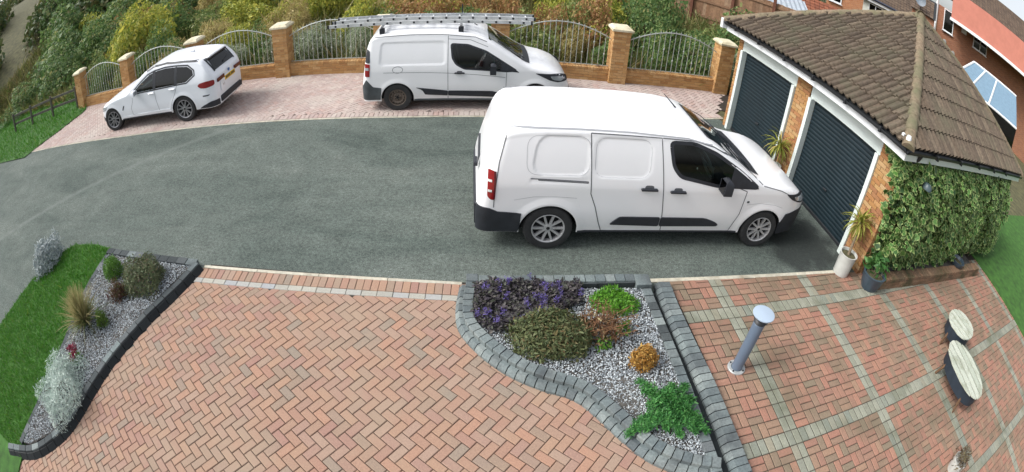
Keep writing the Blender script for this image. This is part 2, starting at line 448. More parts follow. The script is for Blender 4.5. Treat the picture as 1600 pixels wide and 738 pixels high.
def lay_blocks(parent, items, name='paver', limit=300):
    """items: dicts with centre, size, angle (whole blocks) or poly (cut ones); the largest in view become parts, the rest one mesh"""
    for it in items:
        it['d'] = seen(*it['c'])
    items.sort(key=lambda it: it['d'])
    rest = {}
    for k, it in enumerate(items):
        z = .004 + rng.uniform(-.0028, .0028) + it.get('dz', 0)
        if k < limit and it.get('poly') is None:
            place(name, block_mesh(it['mat'].name, it['l'], it['w'], .03, it['mat']), parent, (*it['c'], z), (rng.uniform(-.008, .008), rng.uniform(-.008, .008), it['a']))
        elif k < limit:
            MB().prism([(x - it['c'][0], y - it['c'][1]) for x, y in it['poly']], -.03, 0).build(name, it['mat'], parent, (*it['c'], z))
        else:
            mb = rest.setdefault(it['mat'].name, (MB(), it['mat']))[0]
            if it.get('poly') is None:
                mb.box((*it['c'], z - .015), (it['l'], it['w'], .03), it['a'], bev=.005)
            else:
                mb.prism(it['poly'], z - .03, z)
    if rest:
        mbx = MB(); mats = []
        for key, (mb, mat) in rest.items():
            mbx.v += mb.v; mbx.f += [tuple(i + mbx.n for i in f) for f in mb.f]; mbx.mi += [len(mats)] * len(mb.f); mbx.n += mb.n
            mats.append(mat)
        o = mbx.build('farther_pavers', mats, parent); o['kind'] = 'stuff'

def rect(c, l, w, a):
    ca, sa = math.cos(a), math.sin(a)
    return [(c[0] + x * ca - y * sa, c[1] + x * sa + y * ca) for x, y in ((-l / 2, -w / 2), (l / 2, -w / 2), (l / 2, w / 2), (-l / 2, w / 2))]

def herringbone(x0, x1, y0, y1, ang, keep, mat, cut=None, unit=.1, gap=.0065, origin=(0, 0)):
    """2:1 herringbone; cut = (point, normal) of a straight edge the blocks are sawn along"""
    ca, sa = math.cos(ang), math.sin(ang)
    R = int(max(abs(v) for v in (x0, x1, y0, y1)) * 1.5 / unit) + 4
    cx, cy = (x0 + x1) / 2, (y0 + y1) / 2
    Rr = int(math.hypot(x1 - x0, y1 - y0) / 2 / unit) + 4
    i0 = int(((cx - origin[0]) * ca + (cy - origin[1]) * sa) / unit); j0 = int((-(cx - origin[0]) * sa + (cy - origin[1]) * ca) / unit)
    out = []
    for j in range(j0 - Rr, j0 + Rr):
        for i in range(i0 - Rr, i0 + Rr):
            m = (i - j) % 4
            if m == 0: u, v, a = (i + 1) * unit, (j + .5) * unit, ang
            elif m == 2: u, v, a = (i + .5) * unit, j * unit, ang + PI / 2
            else: continue
            c = (origin[0] + u * ca - v * sa, origin[1] + u * sa + v * ca)
            if not (x0 < c[0] < x1 and y0 < c[1] < y1): continue
            it = dict(c=c, l=2 * unit - gap, w=unit - gap, a=a, mat=mat)
            if cut:
                P = rect(c, it['l'], it['w'], a)
                Q = P
                for pt, nn in cut: Q = clip(Q, pt, nn) if len(Q) > 2 else Q
                if len(Q) < 3 or area(Q) < .0012: continue
                if area(Q) < area(P) * .999:
                    it['poly'] = Q; it['c'] = (sum(q[0] for q in Q) / len(Q), sum(q[1] for q in Q) / len(Q))
            if keep(it['c']): out.append(it)
    return out

# ------------------------------------------------------------------ the drive in front: herringbone blocks with an edge course
DRIVE_POLY = [(-4.25, 4.9), (-4.42, 3.9), (-4.65, 3.2), (-4.95, 2.5), (-5.1, 1.9), (-5.3, 1.1), (-5.6, .75), (-6.1, .3), (-7.0, -.6), (-7.0, -1.4), (2.6, -1.4), (2.4, 1.6), (2.0, 2.1), (1.55, 2.35), (1.3, 2.6), (1.12, 2.85), (.95, 3.08), (.72, 3.22), (.44, 3.3), (.15, 3.45), (-.1, 3.65), (-.33, 3.85), (-.45, 4.1), (-.45, 4.9)]
drive = sheet('block_paved_drive', [(-4.2, 4.62), (-4.6, 3.2), (-5.1, 2), (-5.3, 1), (-7.2, -.6), (-7.2, -1.6), (2.8, -1.6), (2.6, 1.6), (1.6, 2.5), (.9, 3.2), (.1, 3.6), (-.4, 4.1), (-.4, 4.75)], .0005 - .008, SAND)
drive.location.z = .008
CA = .0490; CO = (-4.1735, 4.3239)
cdir, cnrm = (math.cos(CA), math.sin(CA)), (-math.sin(CA), math.cos(CA))
cutp = (CO[0] - cnrm[0] * .102, CO[1] - cnrm[1] * .102)
blocks = herringbone(-7, 2.7, -1.4, 4.6, math.radians(-35.5), lambda c: inside(c, DRIVE_POLY), DRIVE, cut=[(cutp, cnrm)], unit=.1005)
for k in range(-1, 18):
    s = (k + .5) * .2
    blocks.append(dict(c=(CO[0] + cdir[0] * s - cnrm[0] * .05, CO[1] + cdir[1] * s - cnrm[1] * .05), l=.195, w=.095, a=CA, mat=COURSE_GREY))
for k in range(-2, 37):
    s = (k + .5) * .1
    blocks.append(dict(c=(CO[0] + cdir[0] * s + cnrm[0] * .1, CO[1] + cdir[1] * s + cnrm[1] * .1), l=.195, w=.095, a=CA + PI / 2, mat=DRIVE))
lay_blocks(drive, blocks)

# pale concrete edging between the road and the paving
edging = tag(link(bpy.data.objects.new('concrete_edging', None)), kind='structure')
def edge_line(pts, parent, width=.06, unit=.9, name='edging_stone', mat=CONC, z=.012):
    for (xa, ya), (xb, yb) in zip(pts[:-1], pts[1:]):
        L = math.hypot(xb - xa, yb - ya); n = max(1, round(L / unit)); a = math.atan2(yb - ya, xb - xa)
        for k in range(n):
            t = (k + .5) / n
            MB().box((0, 0, -.02), (L / n - .006, width, .04), bev=.004).build(name, mat, parent, (xa + (xb - xa) * t, ya + (yb - ya) * t, z), (0, 0, a))
edge_line([(-4.30, 4.555), (-.56, 4.715)], edging, .055)
edge_line([(1.78, 4.965), (5.12, 5.345)], edging, .07)

# ------------------------------------------------------------------ the drive across the road
FAR_POLY = [(-15.9, 11.9), (-15.3, 11.24), (-15.67, 9.95), (-16.5, 8.75), (-14.2, 8.86), (-10.03, 8.99), (-5.41, 9.34), (-2.48, 9.53), (-.6, 9.72), (2.0, 10.01), (4.85, 10.98), (4.8, 11.3), (5.6, 13.0)]
far_drive = sheet('far_block_paved_drive', [(-16.0, 12.0), (-15.3, 11.24), (-15.67, 9.95), (-16.5, 8.68), (-14.2, 8.80), (-10.03, 8.93), (-5.41, 9.28), (-2.48, 9.47), (-.6, 9.66), (2.0, 9.95), (4.75, 10.9), (4.78, 11.5), (6.5, 11.6), (6.5, 13.3)], -.016, SAND)
far_drive.location.z = .008
far_edge = [(-16.5, 8.75), (-14.2, 8.86), (-10.03, 8.99), (-5.41, 9.34), (-2.48, 9.53), (-.6, 9.72), (2.0, 10.01), (4.85, 10.98)]
fb = []
cut_far = lambda c: inside(c, FAR_POLY)
def edge_off(x):
    for (xa, ya), (xb, yb) in zip(far_edge[:-1], far_edge[1:]):
        if xa <= x <= xb: return ya + (yb - ya) * (x - xa) / (xb - xa)
    return 99
fb = herringbone(-16.5, 6, 8.9, 13.2, math.radians(48), lambda c: inside(c, FAR_POLY) and c[1] > edge_off(min(c[0], 4.8)) + .19, FARPAVE)
for it in fb: it['dz'] = -.006
for (xa, ya), (xb, yb) in zip(far_edge[:-1], far_edge[1:]):
    L = math.hypot(xb - xa, yb - ya); n = round(L / .105); a = math.atan2(yb - ya, xb - xa)
    for k in range(n):
        t = (k + .5) / n
        fb.append(dict(c=(xa + (xb - xa) * t - math.sin(a) * .11, ya + (yb - ya) * t + math.cos(a) * .11), l=.2, w=L / n - .006, a=a + PI / 2, mat=FARPAVE))
lay_blocks(far_drive, fb)
edge_line([(x, y - .035) for x, y in far_edge], edging, .05)

# ------------------------------------------------------------------ the patio: basket weave framed by grey bands
PA = .15969; PO = (2.7533, 4.4965)
pc, ps = math.cos(PA), math.sin(PA)
def pw(x, y): return (PO[0] + x * pc - y * ps, PO[1] + x * ps + y * pc)
patio = sheet('patio', [(2.0, 4.93), (2.2, 3.2), (2.4, 2.0), (2.6, -1.5), (13, -1.5), (13, 6.6), (5.6, 5.28), (5.12, 5.33), (1.95, 4.96)], .0045 - .008, SAND)
patio.location.z = .008
pb = []
topa, topn = (1.78, 4.93), (-.1135, .9935)
lefta, leftn = (2.0, 4.75), (-.985, -.17)
def add_block(x, y, l, w, vert, mat):
    c = pw(x, y); a = PA + (PI / 2 if vert else 0)
    if not (1.95 < c[0] < 11.5 and -1.2 < c[1] < 6.2): return
    it = dict(c=c, l=l - .009, w=w - .009, a=a, mat=mat)
    P = rect(c, it['l'], it['w'], a); Q = clip(P, topa, topn)
    if len(Q) < 3 or area(Q) < .002: return
    if c[0] < 2.05 + (4.75 - c[1]) * .185: return
    if area(Q) < area(P) * .999: it['poly'] = Q; it['c'] = (sum(q[0] for q in Q) / len(Q), sum(q[1] for q in Q) / len(Q))
    pb.append(it)
for bi in range(-1, 7):                       # bays of seven squares across, nine down, between two-block bands
    for bj in range(-1, 3):
        bx, by = bi * 1.6, -2.0 * bj
        for k in range(9):                    # lengthwise band
            for q in (0, 1): add_block(bx + .05 + .1 * q, by - .3 - .2 * k, .2, .1, True, PATIO_GREY)
        for k in range(16):                   # cross band
            add_block(bx + .05 + .1 * k, by - .1, .2, .1, True, PATIO_GREY)
        for i in range(7):
            for j in range(9):
                x, y = bx + .3 + .2 * i, by - .3 - .2 * j
                if (i + j) % 2 == 0:
                    add_block(x, y + .05, .2, .1, False, PATIO); add_block(x, y - .05, .2, .1, False, PATIO)
                else:
                    add_block(x - .05, y, .2, .1, True, PATIO); add_block(x + .05, y, .2, .1, True, PATIO)
lay_blocks(patio, pb)

# ------------------------------------------------------------------ kerb stones along the beds
def resample(pts, step):
    pts = np.array(pts, float)
    # smooth by a Catmull-Rom pass, then walk along it
    P = np.vstack([2 * pts[0] - pts[1], pts, 2 * pts[-1] - pts[-2]]); out = []
    for i in range(1, len(P) - 2):
        for t in np.linspace(0, 1, 12, endpoint=False):
            a, b, c, d = P[i - 1], P[i], P[i + 1], P[i + 2]
            out.append(.5 * (2 * b + (c - a) * t + (2 * a - 5 * b + 4 * c - d) * t * t + (3 * b - a - 3 * c + d) * t ** 3))
    out.append(pts[-1]); out = np.array(out)
    s = np.r_[0, np.cumsum(np.hypot(*np.diff(out, axis=0).T))]
    n = max(1, round(s[-1] / step)); q = np.linspace(0, s[-1], n + 1)
    return np.stack([np.interp(q, s, out[:, 0]), np.interp(q, s, out[:, 1])], 1)

def kerb_row(pts, section, parent, mat, step=.1, gap=.0055, straight=False, name='kerb_stone', mats=None, jitter=.003):
    """section: (offset to the left of the run, height) outline, swept stone by stone"""
    q = resample(pts, step) if not straight else np.array(pts, float)
    if straight:
        L = np.hypot(*(q[-1] - q[0])); n = max(1, round(L / step)); q = q[0] + (q[-1] - q[0]) * np.linspace(0, 1, n + 1)[:, None]
    t = np.gradient(q, axis=0); t /= np.hypot(*t.T)[:, None]; nrm = np.stack([-t[:, 1], t[:, 0]], 1)
    for k in range(len(q) - 1):
        c = (q[k] + q[k + 1]) / 2; vs = []
        m = len(section); dz = rng.uniform(-jitter, jitter)
        for end, sgn in ((k, 1), (k + 1, -1)):
            e = q[end] + t[end] * gap * sgn
            for off, z in section:
                w = e + nrm[end] * off - c; vs.append((w[0], w[1], z + dz))
        fs = [tuple(range(m)), tuple(range(2 * m - 1, m - 1, -1))] + [(i, (i + 1) % m, m + (i + 1) % m, m + i) for i in range(m)]
        mb = MB(); mb.add(vs, fs)
        o = mb.build(name, mats[int(rng.integers(len(mats)))] if mats else mat, parent, (c[0], c[1], 0))

bed = tag(link(bpy.data.objects.new('middle_flower_bed', None)), kind='structure')
BEDL = [(-.50, 4.60), (-.505, 4.25), (-.46, 3.98), (-.32, 3.76), (-.10, 3.54), (.15, 3.36), (.44, 3.225), (.70, 3.14), (.88, 3.02), (1.06, 2.82), (1.24, 2.60), (1.44, 2.39), (1.66, 2.25), (1.88, 2.16), (2.12, 2.10)]
UP = [(0, .0), (0, .150), (.008, .160), (.112, .160), (.12, .150), (.12, 0)]
LOW = [(.0, -.01), (-.085, -.01), (-.085, .045), (-.045, .098), (.0, .098)]
kerb_row(BEDL, UP, bed, KERB, .105)
kerb_row(BEDL, LOW, bed, KERB, .108)
kerb_row([(-.36, 4.645), (1.55, 4.835)], [(.07, 0), (.07, .155), (.064, .165), (-.054, .165), (-.06, .155), (-.06, 0)], bed, KERB, .13, straight=True)
kerb_row([(-.37, 4.575), (1.55, 4.765)], [(.01, 0), (.01, .15), (-.012, .15), (-.012, 0)], bed, KERB_DARK, .5, straight=True)
MB().box((1.655, 4.80, .088), (.2, .2, .165), .1, bev=.006).build('corner_stone', KERB, bed)
MB().box((-.435, 4.665, .088), (.14, .13, .165), .1, bev=.006).build('corner_stone', KERB, bed)
BEDR = [(1.755, 4.69), (1.815, 4.28), (1.93, 3.55), (1.995, 3.12), (2.05, 2.74), (2.13, 2.2), (2.2, 1.7)]
kerb_row(BEDR, [(0, 0), (0, .115), (-.006, .125), (-.115, .125), (-.12, .118), (-.12, 0)], bed, KERB, .125, mats=[KERB, KERB, KERB, KERB_DARK])
PKL = [(1.90, 4.86), (1.96, 4.27), (2.15, 3.22), (2.23, 2.75), (2.31, 2.25), (2.42, 1.6), (2.5, 1.0)]
kerb_row(PKL, [(-.06, -.01), (-.06, .035), (-.005, .088), (.145, .088), (.15, .082), (.15, -.01)], patio, KERB, .1035, jitter=.004)
MB().prism([(1.76, 4.7), (2.0, 4.9), (2.3, 3.0), (2.6, 1.0), (2.35, 1.0), (2.1, 2.4), (1.9, 3.9)], -.01, .010).build('drain_channel', KERB_BLACK, bed)

def gravel_bed(parent, poly, z, dens, name):
    mb = MB(); mb.prism(poly, 0.0, z - .02); o = mb.build(name + '_soil', SOIL, parent)
    xs_, ys_ = [p[0] for p in poly], [p[1] for p in poly]
    A = (max(xs_) - min(xs_)) * (max(ys_) - min(ys_)); n = int(A * dens)
    base = np.array([(1, 0, 0), (-1, 0, 0), (0, 1, 0), (0, -1, 0), (0, 0, 1), (0, 0, -1)], float)
    tri = np.array([(0, 2, 4), (2, 1, 4), (1, 3, 4), (3, 0, 4), (2, 0, 5), (1, 2, 5), (3, 1, 5), (0, 3, 5)])
    pts = np.stack([rng.uniform(min(xs_), max(xs_), n), rng.uniform(min(ys_), max(ys_), n)], 1)
    pts = np.array([p for p in pts if inside(p, poly)]); n = len(pts)
    S = rng.uniform(.006, .0135, (n, 1)) * np.stack([rng.uniform(.9, 1.7, n), rng.uniform(.7, 1.1, n), rng.uniform(.45, .8, n)], 1)
    ang = rng.uniform(0, 2 * PI, n); tl = rng.normal(0, .45, n)
    V = base[None] * S[:, None, :] * rng.uniform(.75, 1.2, (n, 6, 1))
    x, y, zz = V[..., 0], V[..., 1], V[..., 2]
    x, zz = x * np.cos(tl)[:, None] - zz * np.sin(tl)[:, None], x * np.sin(tl)[:, None] + zz * np.cos(tl)[:, None]
    X_, Y_ = x * np.cos(ang)[:, None] - y * np.sin(ang)[:, None], x * np.sin(ang)[:, None] + y * np.cos(ang)[:, None]
    lump = .018 * np.sin(pts[:, 0] * 3.1 + 1) * np.sin(pts[:, 1] * 2.7)
    V = np.stack([X_ + pts[:, :1], Y_ + pts[:, 1:], zz + z - .012 + lump[:, None] + rng.uniform(0, .012, (n, 1))], -1)
    Fs = (tri[None] + 6 * np.arange(n)[:, None, None]).reshape(-1, 3)
    g = place('gravel', np_mesh(name, V.reshape(-1, 3), Fs, GRAVEL), None)
    g['kind'] = 'stuff'

MID_IN = [(-.40, 4.57), (-.38, 4.2), (-.33, 3.98), (-.2, 3.8), (0, 3.6), (.22, 3.44), (.5, 3.31), (.78, 3.22), (.98, 3.08), (1.16, 2.88), (1.34, 2.67), (1.54, 2.48), (1.76, 2.34), (2.0, 2.25), (1.95, 2.72), (1.87, 3.12), (1.82, 3.55), (1.70, 4.28), (1.64, 4.72)]
gravel_bed(bed, MID_IN, .105, 4600, 'middle_gravel')

left_bed = tag(link(bpy.data.objects.new('left_flower_bed', None)), kind='structure')
LBL = [(-4.34, 4.50), (-4.46, 3.99), (-4.70, 3.35), (-4.93, 2.65), (-5.05, 2.1), (-5.2, 1.35), (-5.45, .87), (-5.9, .42), (-6.6, .1)]
kerb_row(LBL, [(0, 0), (0, .10), (-.006, .11), (-.10, .11), (-.106, .10), (-.106, 0)], left_bed, KERB_DARK, .2, mats=[KERB_DARK, KERB_DARK, KERB])
kerb_row(LBL, [(0, -.01), (.0, .085), (.02, .082), (.085, .015), (.085, -.01)], left_bed, KERB_BLACK, .2)
kerb_row([(-6.62, 4.50), (-4.40, 4.52)], [(.065, 0), (.065, .10), (-.065, .10), (-.065, 0)], left_bed, KERB_DARK, .2, straight=True, mats=[KERB_DARK, KERB_DARK, KERB])
kerb_row([(-6.57, 4.42), (-6.50, 3.6), (-6.36, 3.02), (-6.22, 2.3), (-6.17, 1.4), (-6.3, .4)], [(.05, 0), (.05, .085), (-.05, .085), (-.05, 0)], left_bed, KERB_DARK, .2)
LEFT_IN = [(-6.52, 4.43), (-6.44, 3.6), (-6.3, 3.02), (-6.16, 2.3), (-6.12, 1.4), (-6.2, .45), (-5.98, .52), (-5.56, .95), (-5.33, 1.4), (-5.18, 2.1), (-5.06, 2.65), (-4.83, 3.35), (-4.60, 3.99), (-4.48, 4.43)]
gravel_bed(left_bed, LEFT_IN, .095, 3200, 'left_gravel')
# ------------------------------------------------------------------ foliage
OVAL = (np.array([(0, 0, 0), (.30, .32, .05), (.22, .72, .03), (0, 1, -.06), (-.22, .72, .03), (-.30, .32, .05)], float), np.array([(0, 1, 2), (0, 2, 3), (0, 3, 4), (0, 4, 5)]), np.array([.1, .9, .9, .9, .9, .9]))
QUAD = (np.array([(-.5, 0, 0), (.5, .1, .05), (.42, .9, 0), (-.4, 1, .08)], float), np.array([(0, 1, 2), (0, 2, 3)]), np.array([.5, .5, .5, .5]))
BLADE = (np.array([(-.5, 0, 0), (.5, 0, 0), (.34, .55, .06), (-.34, .55, .06), (0, 1, .24)], float), np.array([(0, 1, 2), (0, 2, 3), (3, 2, 4)]), np.array([0, 0, .5, .5, 1.]))
IVY = (np.array([(0, .35, .03), (0, 0, 0), (.34, .02, -.02), (.50, .38, -.04), (.26, .56, .0), (0, 1, -.05), (-.26, .56, .0), (-.50, .38, -.04), (-.34, .02, -.02)], float), np.array([(0, 1, 2), (0, 2, 3), (0, 3, 4), (0, 4, 5), (0, 5, 6), (0, 6, 7), (0, 7, 8), (0, 8, 1)]), np.array([0, .8, 1, 1, .75, 1, .75, 1, 1.]))

def unit(v): return v / np.maximum(np.linalg.norm(v, axis=-1, keepdims=True), 1e-9)

def leaf_arrays(P, Nrm, size, tmpl, aspect=.6, lay=.55, sizevar=.35, up=0.0):
    """leaves at points P, faces turned towards Nrm (lay: how much they are scattered), tips drooping along a random tangent"""
    n = len(P); T, tri, at = tmpl
    nn = unit(Nrm + rng.normal(0, lay, (n, 3)))
    t = unit(np.cross(nn, rng.normal(0, 1, (n, 3)))); t = unit(t + np.array([0, 0, up])) if up else t
    t = unit(t - nn * np.sum(t * nn, -1, keepdims=True)); s = np.cross(t, nn)
    sz = size * np.exp(rng.normal(0, sizevar, n))[:, None, None]
    V = P[:, None, :] + sz * (T[None, :, :1] * aspect * s[:, None, :] + T[None, :, 1:2] * t[:, None, :] + T[None, :, 2:3] * nn[:, None, :])
    F = (tri[None] + len(T) * np.arange(n)[:, None, None]).reshape(-1, 3)
    return V.reshape(-1, 3), F, np.tile(at, n)

def foliage(name, P, N_, size, mat, parent, tmpl=QUAD, **kw):
    V, F, A = leaf_arrays(P, N_, size, tmpl, **kw)
    return place(name, np_mesh(name, V, F, mat, A), parent)

def dome_points(n, rx, ry, rz, lumps=.18, shell=.45, k=5, full=0.15, seed=0):
    """points in a lumpy dome, denser towards its outside"""
    r_ = np.random.default_rng(seed + 3)
    d = unit(r_.normal(0, 1, (n, 3))); d[:, 2] = np.where(d[:, 2] < -full, -d[:, 2], d[:, 2])
    ph = r_.uniform(0, 6.28, (k, 3)); fr = r_.uniform(2.0, 5.5, (k, 3)) * r_.choice([-1, 1], (k, 3))
    b = sum(np.sin(d @ fr[i] + ph[i, 0]) for i in range(k)) / math.sqrt(k)
    r = (1 + lumps * b) * (1 - shell * r_.random(n) ** 1.8)
    r = r * np.where(r_.random(n) < .05, r_.uniform(1.02, 1.16, n), 1)
    P = d * r[:, None] * np.array([rx, ry, rz])
    return P, unit(d / np.array([rx, ry, rz]))

def stems(parent, n, h, spread, r, mat, name='stem', z0=-.03):
    mb = MB()
    for k in range(n):
        a = rng.uniform(0, 2 * PI); q = rng.uniform(.2, 1)
        e = (math.cos(a) * spread * q, math.sin(a) * spread * q, h * rng.uniform(.7, 1))
        mb.tube([(math.cos(a) * .02, math.sin(a) * .02, z0), (e[0] * .45, e[1] * .45, e[2] * .6), e], [r, r * .7, r * .3], 5)
    return mb.build(name, mat, parent)

WOOD = simple('shrub_wood', (.11, .075, .045), .9, var=.3, scale=20)
M_BOX = leaf_mat('box_leaf', [(0, (.065, .17, .018)), (.5, (.10, .235, .028)), (1, (.15, .31, .045))])
M_HEBE = leaf_mat('hebe_leaf', [(0, (.085, .125, .060)), (.45, (.125, .16, .075)), (.8, (.17, .19, .10)), (1, (.15, .10, .07))])
M_DARKRED = leaf_mat('dark_red_leaf', [(0, (.085, .030, .030)), (.5, (.12, .065, .035)), (.8, (.10, .12, .04)), (1, (.16, .05, .04))])
M_STRAW = leaf_mat('straw_blade', [(0, (.40, .335, .16)), (.5, (.48, .42, .22)), (.8, (.30, .30, .13)), (1, (.20, .25, .09))], trans=.3)
M_STRAWG = leaf_mat('green_blade', [(0, (.12, .20, .06)), (.6, (.20, .27, .10)), (1, (.34, .33, .16))], trans=.3)
M_CONIFER = leaf_mat('conifer_leaf', [(0, (.075, .14, .022)), (.6, (.12, .20, .035)), (1, (.16, .25, .05))])
M_CRIMSON = leaf_mat('crimson_petal', [(0, (.20, .012, .04)), (.6, (.30, .020, .06)), (1, (.16, .02, .05))])
M_SILVER = leaf_mat('silver_leaf', [(0, (.42, .52, .47)), (.5, (.56, .66, .60)), (1, (.70, .78, .72))], trans=.15)
M_SILVER2 = leaf_mat('grey_leaf', [(0, (.22, .27, .28)), (.5, (.36, .41, .42)), (1, (.56, .60, .60))], trans=.15)
M_AJUGA = leaf_mat('bugle_leaf', [(0, (.026, .024, .032)), (.35, (.058, .048, .060)), (.6, (.078, .068, .070)), (.8, (.060, .070, .048)), (1, (.12, .105, .10))], trans=.1)
M_AJFLOWER = leaf_mat('bugle_flower', [(0, (.10, .075, .27)), (1, (.17, .13, .40))])
M_BIG = leaf_mat('olive_leaf', [(0, (.070, .098, .040)), (.4, (.110, .140, .058)), (.75, (.155, .175, .075)), (.9, (.16, .10, .045)), (1, (.20, .20, .10))])
M_GREEN = leaf_mat('bright_moss_leaf', [(0, (.060, .19, .016)), (.5, (.10, .28, .022)), (1, (.16, .37, .035))])
M_DEAD = leaf_mat('dead_leaf', [(0, (.11, .055, .028)), (.45, (.19, .095, .05)), (.8, (.30, .20, .10)), (1, (.42, .36, .20))])
M_GOLD = leaf_mat('golden_leaf', [(0, (.28, .13, .022)), (.5, (.42, .22, .045)), (.85, (.56, .36, .10)), (1, (.20, .085, .02))])
M_JUN = leaf_mat('juniper_leaf', [(0, (.020, .10, .026)), (.35, (.045, .18, .042)), (.75, (.075, .25, .06)), (1, (.13, .33, .09))])
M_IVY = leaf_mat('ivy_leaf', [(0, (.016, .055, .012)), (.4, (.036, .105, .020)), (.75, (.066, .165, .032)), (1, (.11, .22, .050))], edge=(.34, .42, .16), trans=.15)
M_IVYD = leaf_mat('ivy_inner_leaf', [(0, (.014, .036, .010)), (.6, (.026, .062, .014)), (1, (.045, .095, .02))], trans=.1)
M_CORD = leaf_mat('cordyline_leaf', [(0, (.17, .20, .035)), (.5, (.28, .30, .05)), (.85, (.40, .38, .08)), (1, (.45, .36, .13))], trans=.3)

def shrub(name, label, cat, x, y, z, rx, ry, rz, n, size, mat, tmpl=QUAD, lumps=.16, seed=0, lay=.6, aspect=.55, up=0.0, shell=.45, extra=None):
    t = thing(name, label, cat, (x, y, z), rng.uniform(-.15, .15))
    P, N_ = dome_points(n, rx, ry, rz, lumps, shell, seed=seed)
    foliage('foliage', P, N_, size, mat, t, tmpl, lay=lay, aspect=aspect, up=up)
    Pi, Ni = dome_points(max(60, n // 8), rx * .72, ry * .72, rz * .72, .1, .5, seed=seed + 50)
    stems(t, 9, rz * .8, max(rx, ry) * .6, .008, WOOD)
    return t

# --- left bed
shrub('box_ball', 'small bright green clipped box ball at the lawn corner of the gravel bed', 'shrub', -6.0, 4.02, .09, .20, .20, .30, 2600, .030, M_BOX, OVAL, .05, 1)
shrub('hebe_shrub', 'large grey green rounded shrub on gravel beside the tarmac road', 'shrub', -5.16, 3.98, .08, .42, .37, .38, 6500, .036, M_HEBE, OVAL, .12, 2)
shrub('dwarf_shrub', 'small dark red and green shrub below the big grey green shrub', 'shrub', -5.52, 3.60, .09, .19, .18, .25, 1300, .036, M_DARKRED, OVAL, .22, 3, shell=.7)
shrub('dwarf_conifer', 'tiny yellow green conifer beside the straw coloured grass', 'shrub', -5.50, 3.02, .09, .12, .11, .24, 1300, .030, M_CONIFER, BLADE, .12, 4, aspect=.25, up=.9)
def grass_tuft():
    t = thing('ornamental_grass', 'tall straw coloured ornamental grass tuft by the lawn edge', 'grass', (-5.93, 2.92, .08))
    for nm, n, mat, l, sp_ in (('dry_blade', 720, M_STRAW, .64, .30), ('green_blade', 380, M_STRAWG, .44, .55)):
        a = rng.uniform(0, 2 * PI, n); q = np.abs(rng.normal(0, sp_, n))
        d = unit(np.stack([np.cos(a) * q, np.sin(a) * q, np.ones(n)], 1)); P = np.stack([np.cos(a) * .05, np.sin(a) * .05, np.zeros(n)], 1) * rng.random((n, 1))
        L = l * rng.uniform(.55, 1.1, n); w = .008
        s = unit(np.cross(d, rng.normal(0, 1, (n, 3)))); k = 5; V = np.zeros((n, k * 2, 3)); fr = np.linspace(0, 1, k)
        for i, f in enumerate(fr):
            p = P + d * (L * f)[:, None]; out = np.stack([np.cos(a), np.sin(a), np.zeros(n)], 1)
            p = p + out * (q * L * .45 * f ** 2)[:, None]; p[:, 2] -= q * L * .5 * f ** 2.2
            ww = w * (1 - .8 * f)
            V[:, 2 * i] = p - s * ww; V[:, 2 * i + 1] = p + s * ww
        F = np.array([(2 * i, 2 * i + 1, 2 * i + 3, 2 * i + 2) for i in range(k - 1)])
        F = (F[None] + 2 * k * np.arange(n)[:, None, None]).reshape(-1, 4)
        place(nm, np_mesh(nm, V.reshape(-1, 3), F, mat), t)
grass_tuft()
def crimson():
    t = thing('crimson_flower', 'little crimson flowers with green leaves above the silver bush', 'flower', (-5.72, 2.25, .09))
    P, N_ = dome_points(130, .15, .13, .09, .2, .5, seed=6); foliage('leaf_clump', P, N_, .055, M_BOX, t, OVAL)
    for dx, dy in ((-.08, .05), (.0, .09), (.08, -.01), (.10, -.08)):
        P, N_ = dome_points(90, .065, .065, .075, .1, .6, seed=int(100 * (dx + 1))); P += np.array([dx, dy, .12])
        foliage('flower_head', P, N_, .034, M_CRIMSON, t, OVAL, lay=.5)
crimson()
shrub('silver_bush', 'pale silver leaved bush spreading over the near corner of the bed', 'shrub', -5.64, 1.66, .06, .50, .58, .38, 11000, .034, M_SILVER, OVAL, .2, 8, aspect=.42, lay=.8)
shrub('silver_shrub', 'grey white shrub on the far end of the lawn', 'shrub', -8.42, 3.95, .02, .38, .5, .50, 3600, .055, M_SILVER2, OVAL, .16, 9, aspect=.5)
# --- middle bed
def bugle():
    t = thing('bugle_plant', 'low purple bugle ground cover with violet flower spikes', 'plant', (.16, 4.22, .10))
    OUT = [(-.40, 4.50), (-.36, 4.0), (-.12, 3.84), (.10, 3.92), (.45, 4.10), (.86, 4.40), (.83, 4.70), (.2, 4.66), (-.30, 4.62)]
    pts = np.stack([rng.uniform(-.45, .95, 15000), rng.uniform(3.75, 4.75, 15000)], 1)
    pts = np.array([p for p in pts if inside(p, OUT)])[:6800]
    h = .10 + .055 * np.sin(pts[:, 0] * 9) * np.sin(pts[:, 1] * 8 + 1) + .03 * np.sin(pts[:, 0] * 23 + pts[:, 1] * 19)
    P = np.stack([pts[:, 0] - .16, pts[:, 1] - 4.22, h * rng.random(len(pts)) ** .4], 1)
    foliage('foliage', P, np.tile([0, 0, 1.], (len(P), 1)), .038, M_AJUGA, t, OVAL, lay=.55, aspect=.85)
    done = 0; QS = []
    while done < 32:
        p = rng.uniform((-.42, 3.85), (.9, 4.72))
        if not inside(p, OUT): continue
        done += 1; n = 42; hh = rng.uniform(.08, .15)
        Q = np.stack([rng.normal(0, .014, n) + p[0] - .16, rng.normal(0, .014, n) + p[1] - 4.22, .10 + rng.random(n) * hh], 1)
        QS.append(Q)
    QS = np.vstack(QS); fl = foliage('flowers', QS, rng.normal(0, 1, QS.shape), .019, M_AJFLOWER, t, OVAL, lay=.6); fl['kind'] = 'stuff'
bugle()
shrub('olive_shrub', 'largest rounded olive green shrub in the middle gravel bed', 'shrub', .49, 3.80, .08, .49, .36, .33, 9500, .036, M_BIG, OVAL, .12, 12, aspect=.55)
